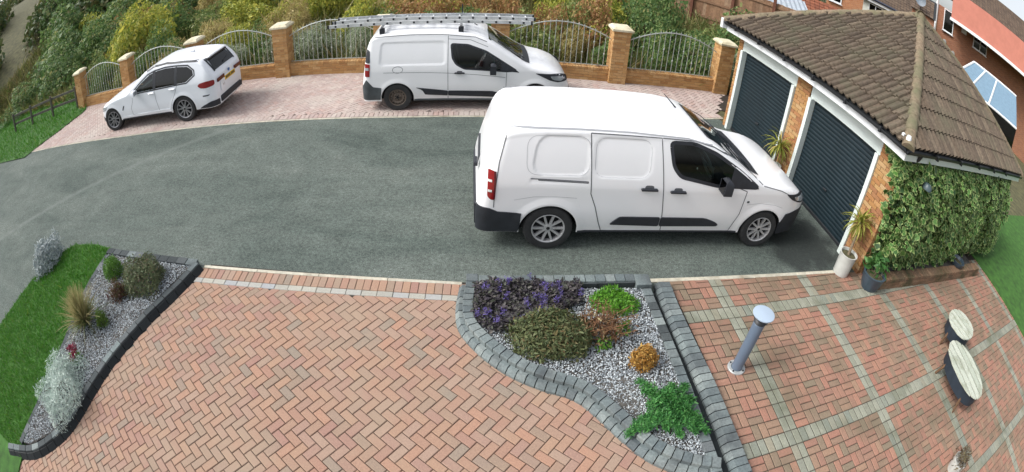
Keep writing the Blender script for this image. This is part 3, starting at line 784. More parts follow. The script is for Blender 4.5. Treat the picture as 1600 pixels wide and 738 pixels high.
shrub('mossy_shrub', 'bright green mossy cushion shrub behind the withered stems', 'shrub', 1.24, 4.40, .08, .30, .22, .19, 4200, .032, M_GREEN, BLADE, .08, 13, aspect=.3, up=.5)
def withered():
    t = thing('withered_plant', 'withered brown flower stems leaning before the bright green shrub', 'plant', (1.04, 3.93, .09))
    mb = MB(); ends = []
    for k in range(80):
        a = rng.uniform(0, 2 * PI); b = Vector((rng.uniform(-.22, .2), rng.uniform(-.2, .16), 0)); l = rng.uniform(.14, .34)
        e = b + Vector((math.cos(a) * .16 + .06, math.sin(a) * .13, l)); m_ = b + Vector((math.cos(a) * .05, math.sin(a) * .05, l * .6))
        mb.tube([b, m_, e], [.006, .005, .003], 5); ends += [e, m_]
    mb.build('stem', simple('dead_stem', (.17, .085, .04), .9, var=.4, scale=9), t)
    P = np.repeat(np.array([tuple(e) for e in ends]), 6, 0) + rng.normal(0, .03, (len(ends) * 6, 3))
    foliage('dead_foliage', P, rng.normal(0, 1, P.shape) + np.array([0, 0, .8]), .034, M_DEAD, t, OVAL, lay=.6, aspect=.42)
    P, N_ = dome_points(90, .10, .10, .10, .2, .6, seed=16); P += np.array([.27, .02, .05]); foliage('green_foliage', P, N_, .05, M_BOX, t, OVAL)
    P, N_ = dome_points(60, .10, .07, .08, .2, .6, seed=17); P += np.array([.02, -.22, .05]); foliage('green_foliage', P, N_, .05, M_BOX, t, OVAL)
withered()
shrub('golden_shrub', 'small golden brown round shrub alone on the gravel', 'shrub', 1.48, 3.50, .09, .155, .15, .25, 2200, .030, M_GOLD, OVAL, .08, 18)
def juniper():
    t = thing('juniper_bush', 'spreading bright green juniper near the patio kerb', 'shrub', (1.66, 2.82, .11))
    Ps, Ns = [], []
    for a, l, zz in ((128, .56, .10), (138, .40, .13), (212, .66, .06), (205, .50, .08), (222, .44, .09), (78, .36, .13), (52, .46, .12), (20, .36, .12), (322, .58, .08), (310, .46, .10), (335, .42, .10), (282, .40, .08), (255, .30, .10), (170, .26, .14), (100, .24, .16), (350, .24, .16)):
        a = math.radians(a); n = 760; l *= .84; f = rng.random(n) ** .7
        w = .058 * (1 - f * .72)
        c = np.stack([np.cos(a) * l * f, np.sin(a) * l * f, zz * np.sin(np.clip(f * 2.2 + .5, 0, PI)) + .03], 1)
        Ps.append(c + rng.normal(0, 1, (n, 3)) * np.stack([w, w, w * .5], 1)); Ns.append(np.tile([math.cos(a) * .6, math.sin(a) * .6, .9], (n, 1)))
    P = np.vstack(Ps); P[:, 2] = np.maximum(P[:, 2], .0)
    foliage('foliage', P, np.vstack(Ns), .026, M_JUN, t, BLADE, lay=.8, aspect=.34)
    stems(t, 8, .12, .35, .010, WOOD)
juniper()

# --- lawn blades
def lawn_grass():
    n = 60000
    pts = np.stack([rng.uniform(-9.0, -6.15, n), rng.uniform(.2, 4.65, n)], 1)
    pts = np.array([p for p in pts if inside(p, LAWN_POLY)])
    P = np.column_stack([pts, np.full(len(pts), .03)])
    V, F, A = leaf_arrays(P, np.tile([0, 0, .2], (len(P), 1)), .045, BLADE, aspect=.16, lay=.8, up=2.2)
    g = place('grass', np_mesh('grass', V, F, LAWN_BLADE)); g['kind'] = 'stuff'
    n = 26000
    pts = np.stack([rng.uniform(-27, -15.2, n), rng.uniform(8.3, 16, n)], 1)
    pts = np.array([p for p in pts if inside(p, VERGE)])
    P = np.column_stack([pts, np.full(len(pts), .02)])
    V, F, A = leaf_arrays(P, np.tile([0, 0, .2], (len(P), 1)), .11, BLADE, aspect=.16, lay=.8, up=1.8)
    g = place('verge_grass', np_mesh('verge_grass', V, F, LAWN_BLADE)); g['kind'] = 'stuff'
lawn_grass()

# --- the scrub beyond the railings
KINDS = {
 'dark':   ('bramble_bush', 'dark green bramble bush in the thicket behind the railings', 'dark green brambles', [(0, (0.064, 0.132, 0.045)), (.5, (0.125, 0.220, 0.068)), (.85, (0.216, 0.309, 0.100)), (1, (0.355, 0.334, 0.137))]),
 'green':  ('leafy_bush', 'fresh green leafy bush on the bank beyond the fence', 'fresh green bushes on the bank', [(0, (0.127, 0.195, 0.067)), (.5, (0.221, 0.284, 0.091)), (.85, (0.335, 0.378, 0.134)), (1, (0.362, 0.290, 0.134))]),
 'yellow': ('sallow_bush', 'yellowish green bush turning in autumn on the bank', 'yellowing bushes on the bank', [(0, (0.216, 0.282, 0.050)), (.5, (0.355, 0.388, 0.077)), (.85, (0.543, 0.494, 0.094)), (1, (0.620, 0.600, 0.121))]),
 'rust':   ('rusty_bush', 'rust red autumn bush on the bank above the railings', 'rust red bushes on the bank', [(0, (0.255, 0.170, 0.073)), (.35, (0.375, 0.195, 0.091)), (.65, (0.482, 0.277, 0.122)), (.85, (0.322, 0.302, 0.104)), (1, (0.563, 0.378, 0.146))]),
 'brown':  ('dry_bush', 'dry brownish weed clump on the bank beyond the fence', 'dry weed clumps on the bank', [(0, (0.263, 0.220, 0.084)), (.5, (0.433, 0.353, 0.145)), (.85, (0.583, 0.478, 0.223)), (1, (0.375, 0.407, 0.128))]),
 'grey':   ('thistle_bush', 'grey green thistly clump close behind the railings', 'grey green thistle clumps', [(0, (0.168, 0.220, 0.137)), (.5, (0.291, 0.353, 0.231)), (1, (0.543, 0.583, 0.426))]),
}
PROTO = {}
for i, (k, (nm, lb, gp, st)) in enumerate(KINDS.items()):
    PROTO[k] = []
    mat = leaf_mat(k + '_scrub_leaf', st, trans=.4)
    for v in range(2):
        P, N_ = dome_points(7600, 1, 1, 1, .30, .62, 8, .2, seed=40 + 7 * i + v)
        V, F, A = leaf_arrays(P, N_, .060 if k not in ('brown', 'grey') else .10, QUAD if k not in ('brown', 'grey') else BLADE, aspect=.55 if k not in ('brown', 'grey') else .2, lay=.7, up=.0 if k not in ('brown', 'grey') else .9)
        PROTO[k].append(np_mesh('foliage', V, F, mat))
_tw = MB()
for k in range(14):
    a = rng.uniform(0, 6.28); q = rng.uniform(.2, .9)
    _tw.tube([(0, 0, -.2), (math.cos(a) * q * .4, math.sin(a) * q * .4, .45), (math.cos(a) * q, math.sin(a) * q, rng.uniform(.6, 1.05))], [.035, .02, .006], 5)
TWIGS = _tw.mesh('twigs', WOOD)
BAYS = ['beyond the grass verge', 'beyond the railing bay by the verge', 'beyond the railings behind the suv bonnet', 'beyond the railings behind the suv roof', 'beyond the railings under the ladder end', 'beyond the ladder van', 'beyond the windscreen of the ladder van', 'beyond the railings beside the garage', 'beyond the far corner of the garage']
LOOK = {'dark': 'dark green bramble', 'green': 'fresh green leafy bush', 'yellow': 'yellowish autumn bush', 'rust': 'rusty orange autumn bush', 'brown': 'dry brownish weed clump', 'grey': 'grey green thistly clump'}
def bush(kind, x, y, rx, rz, ry=None, label=None, group=True):
    nm, lb, gp, st = KINDS[kind]
    if not label:
        bay = int(np.clip((x * (12.4 / y) + 16.0) // 3.05 + 1, 0, 8))
        lb = LOOK[kind] + (' close behind the fence, ' if y < 14.4 else ' low on the bank ' if y < 16.4 else ' halfway up the bank ' if y < 19.2 else ' high on the bank ') + BAYS[bay]
    z = float(terrain_z(x, y))
    t = thing(nm, label or lb, 'bush', (x, y, z), rng.uniform(0, 6.28), None if label else gp)
    s = (rx, ry or rx * rng.uniform(.8, 1.15), rz)
    place('foliage', PROTO[kind][int(rng.integers(2))], t, scale=s)
    place('twigs', TWIGS, t, scale=(s[0] * .8, s[1] * .8, s[2] * .9))
for x in np.arange(-17.5, 6.2, 1.05):              # right behind the railings
    kd = ['dark', 'dark', 'grey', 'green', 'dark', 'brown'][int(rng.integers(6))]
    bush(kd, x + rng.uniform(-.3, .3), 13.55 + .035 * (x + 6) + rng.uniform(-.1, .35), rng.uniform(.6, .85), rng.uniform(.75, 1.15))
for x in np.arange(-18, 7.5, 1.45):
    kd = 'green yellow brown dark'.split()[int(rng.integers(4))] if x < -7 else 'yellow yellow brown rust green'.split()[int(rng.integers(5))]
    if x > 3: kd = 'green brown dark'.split()[int(rng.integers(3))]
    bush(kd, x + rng.uniform(-.5, .5), 15.2 + rng.uniform(-.5, .6), rng.uniform(.8, 1.25), rng.uniform(.9, 1.5))
for x in np.arange(-22, 6.4, 1.9):
    kd = 'green yellow brown dark'.split()[int(rng.integers(4))] if x < -9 else 'brown yellow rust rust yellow'.split()[int(rng.integers(5))]
    if x > 3.5: kd = 'green dark green brown'.split()[int(rng.integers(4))]
    bush(kd, x + rng.uniform(-.6, .6), 17.6 + rng.uniform(-.6, .9), rng.uniform(1.1, 1.6), rng.uniform(1.1, 1.8))
for x in np.arange(-26, 5.0, 2.6):
    kd = 'green yellow brown rust dark'.split()[int(rng.integers(5))]
    bush(kd, x + rng.uniform(-.8, .8), 20.6 + rng.uniform(-.8, 1.2), rng.uniform(1.4, 2.1), rng.uniform(1.3, 2.2))
bush('yellow', -15.6, 16.2, 2.1, 2.3, label='big yellow green bush rising behind the pillars by the verge')
bush('rust', 0.75, 14.75, .7, 1.25, label='low rust red bush just over the railings by the ladder van bonnet')
bush('rust', -2.6, 15.0, .95, 1.55, label='orange brown bush showing over the middle of the ladder')
bush('rust', -.9, 15.3, 1.0, 1.6, label='rusty bush over the front end of the ladder')
bush('brown', -7.6, 15.2, 1.1, 1.5, label='straw brown weed clump over the railings beside the tall clear pillar')
bush('yellow', -4.9, 15.4, .9, 1.45, label='yellow green bush over the rear end of the ladder')
bush('rust', 1.95, 14.95, .85, 1.65, label='tallest rust red bush above the bonnet of the ladder van')
bush('yellow', -11.4, 19.2, 1.2, 2.5, label='bright yellow autumn bush high on the bank')
for x, y, r, h in ((-22, 15.4, 2.3, 1.7), (-25.5, 18, 2.8, 2.2), (-20.5, 18.2, 2.2, 2.0), (-29, 21, 3.2, 2.8), (-24, 22.5, 3.0, 2.6), (-34, 25, 3.6, 3.2), (-19, 24, 2.8, 2.4), (-31, 28.5, 3.5, 3.0), (-26, 14.2, 2.0, 1.1)):
    bush('dark', x, y, r, h)
def far_wood():
    Vs, Fs, n0 = [], [], 0
    for k in range(210):
        x = rng.uniform(-110, 26); y = rng.uniform(20 if k % 3 == 0 else 27, 85); r = rng.uniform(1.8, 3.8)
        if (x > 4 and y < 40) or (y < 27 and x > -34): continue
        if -60 < x < -35 and y < 40 and rng.random() < .7: continue
        P, N_ = dome_points(900, r, r, r * rng.uniform(.8, 1.3), .3, .5, 6, .2, seed=200 + k)
        P += np.array([x, y, float(terrain_z(x, y))])
        V, F, A = leaf_arrays(P, N_, .30, QUAD, aspect=.7, lay=.7)
        Vs.append(V); Fs.append(F + n0); n0 += len(V)
    for k in range(60):
        x = rng.uniform(-75, -30); y = rng.uniform(4, 26); r = rng.uniform(1.6, 3.2)
        P, N_ = dome_points(900, r, r, r * rng.uniform(.8, 1.3), .3, .5, 6, .2, seed=500 + k)
        P += np.array([x, y, float(terrain_z(x, y))])
        V, F, A = leaf_arrays(P, N_, .30, QUAD, aspect=.7, lay=.7)
        Vs.append(V); Fs.append(F + n0); n0 += len(V)
    m = leaf_mat('far_wood_leaf', [(0, (.045, .085, .030)), (.4, (.085, .13, .042)), (.75, (.15, .17, .055)), (1, (.21, .17, .07))])
    o = place('woodland', np_mesh('woodland', np.vstack(Vs), np.vstack(Fs), m)); o['kind'] = 'stuff'
far_wood()
def undergrowth():
    n = 90000
    x = rng.uniform(-34, 12, n); y = 13.2 + rng.random(n) ** 1.3 * 15
    P = np.stack([x, y, terrain_z(x, y)], 1)
    V, F, A = leaf_arrays(P, np.tile([0, 0, .3], (n, 1)), .50, BLADE, aspect=.075, lay=.7, up=1.6)
    m = leaf_mat('undergrowth_blade', [(0, (.085, .12, .032)), (.35, (.15, .18, .05)), (.65, (.25, .235, .09)), (.9, (.34, .29, .14)), (1, (.22, .14, .06))], trans=.4)
    o = place('undergrowth', np_mesh('undergrowth', V, F, m)); o['kind'] = 'stuff'
undergrowth()
# ------------------------------------------------------------------ bricks
BR, HB = (.215, .1025, .065), (.1025, .1025, .065)
def brick_run(parent, mat, p0, p1, z0, courses, thick=.1025, limit=None, start=0, name='brick', proud=.004):
    """stretcher bond along p0-p1 (outer face on the right hand of the run); every brick is an object"""
    (xa, ya), (xb, yb) = p0, p1
    L = math.hypot(xb - xa, yb - ya); a = math.atan2(yb - ya, xb - xa)
    dx, dy = math.cos(a), math.sin(a); nx, ny = -dy, dx
    for c in range(courses):
        s = 0.0 if (c + start) % 2 == 0 else -.1125
        while s < L - .02:
            b0, b1 = max(s, 0), min(s + .215, L)
            s += .225
            if b1 - b0 < .03: continue
            w = round(b1 - b0, 3); m = (b0 + b1) / 2
            key = (mat.name, w, thick)
            if key not in BLOCK_MESH: BLOCK_MESH[key] = MB().box((0, 0, 0), (w, thick, .065), bev=.004).mesh(name, mat)
            off = thick / 2 - proud + rng.uniform(-.002, .002)
            place(name, BLOCK_MESH[key], parent, (xa + dx * m + nx * off, ya + dy * m + ny * off, z0 + c * .075 + .0375), (0, 0, a))

# ------------------------------------------------------------------ garage
GA, GO = 1.747, (5.544, 5.921)
garage = thing('garage', 'buff brick double garage with brown tiled roof and two roller doors', 'garage', (*GO, 0), GA)
WHITE_BOARD = simple('white_upvc', (.72, .74, .76), .35, var=.05, scale=3)
WHITE_PANEL = simple('white_panel', (.62, .68, .66), .4, var=.05, scale=3)
BLACK_PLASTIC = simple('black_plastic', (.018, .020, .023), .45, var=.15)
DOOR = simple('roller_door_paint', (.011, .021, .027), .45, var=.2, scale=2.5, spec=.3)
TILE = pieces('roof_tile', [(0, (.098, .075, .056)), (.3, (.128, .098, .072)), (.55, (.086, .066, .050)), (.8, (.15, .118, .086)), (1, (.11, .082, .059))], grain=16, gvar=.45, stain=(.10, .092, .062), stain_scale=1.6, bmp=.5)
RIDGE = pieces('ridge_tile', [(0, (.20, .155, .105)), (.5, (.235, .175, .12)), (1, (.18, .15, .10))], grain=14, gvar=.5, stain=(.13, .13, .075), stain_scale=2.2, bmp=.5)
def bx(x0, x1, y0, y1, z0, z1, name, mat, parent=garage, bev=0.0):
    return MB().box(((x0 + x1) / 2, (y0 + y1) / 2, (z0 + z1) / 2), (x1 - x0, y1 - y0, z1 - z0), bev=bev).build(name, mat, parent)
mb = MB()
for x0, x1 in ((-.615, -.10), (2.03, 2.46), (4.60, 4.745)):
    mb.box(((x0 + x1) / 2, -.16, 1.12), (x1 - x0, .29, 2.24))
mb.box((-.49, -3.4, 1.12), (.25, 6.2, 2.24)); mb.box((4.62, -3.4, 1.12), (.25, 6.2, 2.24)); mb.box((2.06, -6.55, 1.12), (5.33, .22, 2.24))
mb.build('wall', MORTAR, garage)
for x0, x1 in ((-.62, -.095), (2.02, 2.47), (4.59, 4.75)):
    brick_run(garage, BRICK_G, (x1, 0), (x0, 0), .0, 30)
brick_run(garage, BRICK_G, (-.62, -.11), (-.62, -1.0), .0, 30, start=1)
brick_run(garage, BRICK_G, (4.75, -.9), (4.75, -.11), .0, 30, start=1)
H, W_, SL = 1.94, 1.912, 25
sh = H / SL
prof = [(0.0, .0), (.012, .10), (.016, .35), (.013, .62), (.004, .86), (-.004, .90), (-.004, .98)]
_s = MB(); n = len(prof)
_s.add([(x, y, z * sh) for x in (0, W_) for y, z in prof], [(i, i + 1, n + i + 1, n + i) for i in range(n - 1)])
SLAT = _s.mesh('slat', DOOR, 35)
for x0 in (0.0, W_ + .669):
    d = link(bpy.data.objects.new('roller_door', None), garage)
    d.location = (x0, -.10, 0)
    for k in range(SL): place('slat', SLAT, d, (0, 0, k * sh))
    MB().box((W_ / 2, .004, .03), (W_, .045, .06), bev=.004).build('bottom_rail', BLACK_PLASTIC, d)
    MB().box((W_ * .5, .025, .62), (.10, .03, .035), bev=.01).build('handle', BLACK_PLASTIC, d)
    for xx in (-.045, W_ + .045): MB().box((xx, -.02, H / 2), (.09, .13, H), bev=.004).build('door_jamb', WHITE_PANEL, garage, (x0, 0, 0))
    bx(x0 - .09, x0 + W_ + .09, -.09, -.012, H + .002, 2.25, 'head_panel', WHITE_PANEL, bev=.004)
    bx(x0, x0 + W_, -.30, -.13, 0, 2.2, 'door_lining', BLACK_PLASTIC)
EX0, EX1, EY0, EY1, EZ = -.80, 4.97, .27, -6.95, 2.257
bx(EX0, EX1, EY0 - .025, EY0, EZ, 2.425, 'fascia_board', WHITE_BOARD, bev=.003)
bx(EX0 - .002, EX0 + .025, EY1, EY0 - .03, EZ, 2.425, 'fascia_board', WHITE_PANEL, bev=.003)
bx(EX1 - .025, EX1 + .002, EY1, EY0 - .03, EZ, 2.425, 'fascia_board', WHITE_PANEL, bev=.003)
bx(EX0 + .03, EX1 - .03, .0, EY0 - .03, EZ + .012, EZ + .03, 'soffit', WHITE_PANEL)
bx(EX0 + .03, -.6, EY1, -.01, EZ + .012, EZ + .03, 'soffit', WHITE_PANEL)
bx(EX1 - .01, EX1 + .09, EY0 - .02, EY0 + .13, 2.30, 2.53, 'gutter_end_box', WHITE_BOARD, bev=.006)
g = MB(); nn = 8
for (a, b, out) in (((EX0 - .05, EY0 + .055), (EX1, EY0 + .055), (0, 1)), ((EX0 - .055, EY0 + .05), (EX0 - .055, EY1), (-1, 0))):
    vs = []
    for p in (a, b):
        for k in range(nn + 1):
            t = PI * k / nn
            vs.append((p[0] + out[0] * .055 * math.cos(t), p[1] + out[1] * .055 * math.cos(t), 2.455 - .062 * math.sin(t)))
    m_ = len(vs); vs += [(v[0], v[1], v[2] - .004) if 0 else (v[0] * 1, v[1] * 1, v[2] - .005) for v in vs]
    fs = [(k, k + 1, nn + 2 + k, nn + 1 + k) for k in range(nn)] + [(m_ + k, m_ + k + 1, m_ + nn + 2 + k, m_ + nn + 1 + k) for k in range(nn)]
    g.add(vs, fs)
g.build('gutter', BLACK_PLASTIC, garage, smooth=40)
for k in range(6): MB().box((.0, 0, 0), (.045, .135, .09), bev=.01).build('gutter_bracket', BLACK_PLASTIC, garage, (-.2 + k * .93, EY0 + .055, 2.425))
for k in range(5): MB().box((.0, 0, 0), (.135, .045, .09), bev=.01).build('gutter_bracket', BLACK_PLASTIC, garage, (EX0 - .055, -.7 - k * 1.1, 2.425))
# roof
AP = Vector((2.10, -3.40, 4.50))
C00, C10, C11, C01 = Vector((EX0 - .04, EY0 + .05, 2.47)), Vector((EX1 + .04, EY0 + .05, 2.47)), Vector((EX1 + .04, EY1 - .04, 2.47)), Vector((EX0 - .04, EY1 - .04, 2.47))
TW, TC = .338, .40
def tile_bm(L, w=TW):
    pf = [(0, .006), (.060, .004), (.082, .014), (.100, .050), (.128, .060), (.154, .048), (.168, .008), (.228, .004), (.250, .014), (.268, .050), (.296, .060), (.322, .048), (w, .006)]
    vs = []; m = len(pf)
    for b, up in ((0, .042), (L, .004)):
        vs += [(a, b, h + up) for a, h in pf]
    vs += [(a, 0, h + .004) for a, h in pf]
    fs = [(i, i + 1, m + i + 1, m + i) for i in range(m - 1)] + [(2 * m + i, 2 * m + i + 1, i + 1, i) for i in range(m - 1)]
    return vs, fs
def slope(A, B, vis):
    """tiles on the roof face with eave A-B (seen from outside A is on the left) and the common apex"""
    e = (B - A).normalized(); W = (B - A).length
    up = (AP - A); up = up - e * up.dot(e); SLN = up.length; u = up.normalized(); nrm = e.cross(u)
    ax = (AP - A).dot(e)
    rotm = Matrix((e, u, nrm)).transposed().to_4x4()
    MB().add([A - nrm * .02, B - nrm * .02, AP - nrm * .02], [(0, 1, 2)]).build('roof_felt', BLACK_PLASTIC, garage)
    full = MB(); full.add(*tile_bm(TC + .04)); FULL = full.mesh('roof_tile', TILE, 50)
    rest = MB()
    for j in range(int(SLN / TC) + 1):
        b0 = j * TC
        for i in range(int(W / TW) + 1):
            a0 = i * TW; corners = [(a0, b0), (a0 + TW, b0), (a0, b0 + TC + .04), (a0 + TW, b0 + TC + .04)]
            def ok(a, b): return a >= ax * b / SLN and a <= W - (W - ax) * b / SLN and b <= SLN
            ins = [ok(*c) for c in corners]
            if not any(ins): continue
            if all(ins) and vis:
                o = place('roof_tile', FULL, garage); o.matrix_local = Matrix.Translation(A + e * a0 + u * b0) @ rotm @ Matrix.Rotation(rng.uniform(-.006, .006), 4, 'Z')
                continue
            bm = bmesh.new(); vs, fs = tile_bm(TC + .04)
            bv = [bm.verts.new((v[0] + a0, v[1] + b0, v[2])) for v in vs]
            for f in fs: bm.faces.new([bv[q] for q in f])
            for p, q in (((0, 0), (ax, SLN)), ((W, 0), (ax, SLN))):
                dx, dy = q[0] - p[0], q[1] - p[1]
                nv = Vector((-dy, dx, 0)) if p[0] == 0 else Vector((dy, -dx, 0))
                bmesh.ops.bisect_plane(bm, geom=bm.verts[:] + bm.edges[:] + bm.faces[:], plane_co=(*p, 0), plane_no=nv, clear_outer=True)
            if len(bm.faces) == 0: bm.free(); continue
            if vis:
                me = bpy.data.meshes.new('roof_tile'); bm.to_mesh(me); me.materials.append(TILE)
                o = place('roof_tile', me, garage); o.matrix_local = Matrix.Translation(A) @ rotm
            else:
                bm.verts.index_update()
                rest.add([A + e * v.co.x + u * v.co.y + nrm * v.co.z for v in bm.verts], [tuple(v.index for v in f.verts) for f in bm.faces])
            bm.free()
    if rest.v:
        o = rest.build('far_roof_tiles', TILE, garage); o['kind'] = 'stuff'
slope(C10, C00, True); slope(C00, C01, True); slope(C01, C11, False); slope(C11, C10, False)
_r = MB(); RL = .40; ns, pts = 9, []
for b, rad in ((0, .118), (.03, .124), (RL, .112), (RL + .03, .112)):
    for k in range(ns):
        t = PI * k / (ns - 1); pts.append((math.cos(t) * rad, b, math.sin(t) * rad * .85))
_r.add(pts, [(j * ns + k, j * ns + k + 1, (j + 1) * ns + k + 1, (j + 1) * ns + k) for j in range(3) for k in range(ns - 1)] + [tuple(range(ns))])
RT = _r.mesh('ridge_tile', RIDGE, 40)
for C in (C00, C10, C11, C01):
    v = AP - C; L = v.length; y = v.normalized(); x = y.cross(Vector((0, 0, 1))).normalized(); z = x.cross(y)
    Rm = Matrix((x, y, z)).transposed().to_4x4(); n_ = int(L / RL)
    for k in range(n_ + 1):
        if k * RL > L - .1: continue
        o = place('ridge_tile', RT, garage); o.matrix_local = Matrix.Translation(C + y * k * RL + z * .0) @ Rm
MB().lathe([(.0, .17), (.08, .15), (.15, .05), (.17, -.03)], 16).build('ridge_tile', RIDGE, garage, tuple(AP), smooth=50)
MB().tube([(EX0 - .055, -.16, 2.40), (EX0 - .02, -.16, 2.32), (-.70, -.16, 2.18), (-.70, -.16, .2)], .034, 10).build('downpipe', BLACK_PLASTIC, garage, smooth=40)

lamp = thing('security_light', 'small black and white floodlight on the front corner of the garage gutter', 'lamp', (GO[0] - EX0 * 0 , GO[1], 0), GA)
MB().box((EX0 + .09, EY0 - .02, 2.55), (.13, .09, .10), bev=.02).build('lamp_housing', BLACK_PLASTIC, lamp)
MB().lathe([(0, .05), (.035, .04), (.05, .0), (.05, -.05), (0, -.05)], 14, (EX0 + .02, EY0 + .02, 2.61)).build('sensor', WHITE_BOARD, lamp, smooth=40)
MB().box((EX0 + .16, EY0 + .0, 2.60), (.05, .05, .05), bev=.015).build('lamp_bracket', WHITE_BOARD, lamp)
wl = thing('wall_lamp', 'dark round lamp among the ivy under the eaves', 'lamp', (*GO, 0), GA)
MB().lathe([(0, .06), (.06, .05), (.10, 0), (.10, -.04), (0, -.04)], 16).build('lamp_shade', simple('lamp_grey', (.06, .09, .10), .4), wl, (-1.02, -.45, 1.98), smooth=40)
MB().tube([(-.60, -.45, 2.0), (-1.0, -.45, 1.99)], .02, 6).build('arm', BLACK_PLASTIC, wl)

# ivy
ivy = thing('ivy', 'variegated ivy covering the side wall of the garage', 'ivy', (*GO, 0), GA)
def ivy_points(n, lo=.0):
    y = -(.10 + rng.random(n) ** 1.0 * 6.2); z = .22 + rng.random(n) * 2.0
    lump = np.sin(y * 4.1 + 1) * np.sin(z * 4.7) + .7 * np.sin(y * 8.3 + z * 3) * np.sin(z * 9.1 + 2) + .5 * np.sin(y * 2.0 + 2.2 * z)
    bulge = (.17 + .20 * np.sin(np.clip((z - .1) / 2.2, 0, 1) * PI) + .10 * lump) * np.clip((-y + .12) / .4, .45, 1)
    q = lo + (1 - lo) * rng.random(n) ** .5
    P = np.stack([-.62 - bulge * q - .02, y, z], 1)
    N_ = np.stack([-np.ones(n), .25 * np.cos(y * 2.3 + 1) + rng.normal(0, .15, n), .35 + .5 * (z - 1.1)], 1)
    return P, N_
P, N_ = ivy_points(9600); N_ += np.array([0, 0.25, .3])
P2 = np.stack([rng.uniform(-.64, -.1, 170), rng.uniform(.02, .06, 170), rng.uniform(1.9, 2.25, 170)], 1)
P2[:, 0] = -.62 + (P2[:, 0] + .64) * (P2[:, 2] - 1.85) * 2.4
P = np.vstack([P, P2]); N_ = np.vstack([N_, np.tile([0, 1., .4], (len(P2), 1))])
P3 = np.stack([rng.normal(-.68, .06, 480), rng.uniform(-.35, .10, 480), .25 + 2.0 * rng.random(480) ** .6], 1)
keep = P3[:, 1] < .10 - .25 * np.clip((1.3 - P3[:, 2]), 0, 1); P3 = P3[keep]
P = np.vstack([P, P3]); N_ = np.vstack([N_, np.tile([-.7, .7, .3], (len(P3), 1))])
V, F, A = leaf_arrays(P[300:], N_[300:], .096, IVY, aspect=.9, lay=.5, sizevar=.3)
o = place('leaves', np_mesh('leaves', V, F, M_IVY, A), ivy); o['kind'] = 'stuff'
LEAFM = []
for k in range(6):
    V, F, A = leaf_arrays(np.zeros((1, 3)), np.array([[0, 0, 1.]]), .115, IVY, aspect=.85, lay=.2, sizevar=.15)
    LEAFM.append(np_mesh('leaf', V, F, M_IVY, A))
for k in range(300):
    P1, N1 = ivy_points(1, .85); v = Vector(N1[0] + np.array([0, .25, .3]) + rng.normal(0, .35, 3)).normalized()
    P1[0, 1] = -(.15 + rng.random() * 2.6)
    o = place('leaf', LEAFM[k % 6], ivy, tuple(P1[0] + np.array([-.03, 0, 0])))
    o.rotation_euler = (v.to_track_quat('Z', 'Y') @ Matrix.Rotation(rng.uniform(0, 6.28), 3, 'Z').to_quaternion()).to_euler()
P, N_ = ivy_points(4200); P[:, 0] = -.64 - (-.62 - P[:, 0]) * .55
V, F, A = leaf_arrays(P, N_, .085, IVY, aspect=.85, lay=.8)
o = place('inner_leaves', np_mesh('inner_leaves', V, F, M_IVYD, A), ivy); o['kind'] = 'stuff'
mb = MB()
for k in range(16):
    y = -.2 - k * .37; x = -.66
    pts = [(x, y, .1)]
    for s in range(5): pts.append((x - .03 * s, pts[-1][1] + rng.uniform(-.2, .2), .1 + .42 * (s + 1)))
    mb.tube(pts, [.018, .015, .012, .01, .008, .005], 5)
mb.build('stem', WOOD, ivy)

# brick planter under the ivy
planter = thing('brick_planter', 'low brick planter wall at the foot of the ivy', 'planter', (5.80, 4.895, 0), .105)
MB().box((2.3, .1, .10), (4.55, .185, .20)).build('wall', SOIL, planter)
MB().box((2.2, .35, .09), (4.3, .5, .16)).build('soil', SOIL, planter)
PBR = pieces('planter_brick', [(0, (.19, .115, .07)), (.4, (.26, .16, .10)), (.7, (.15, .105, .07)), (1, (.30, .20, .125))], grain=45, gvar=.45, stain=(.055, .065, .03), stain_scale=2.5)
brick_run(planter, PBR, (0, 0), (4.6, 0), 0, 2)
_cop = MB().box((0, 0, 0), (.066, .215, .06), bev=.005).mesh('brick', PBR)
for k in range(61):
    place('brick', _cop, planter, (.04 + k * .075, .10 + rng.uniform(-.004, .004), .187 + rng.uniform(-.003, .003)), (0, 0, rng.uniform(-.02, .02)))

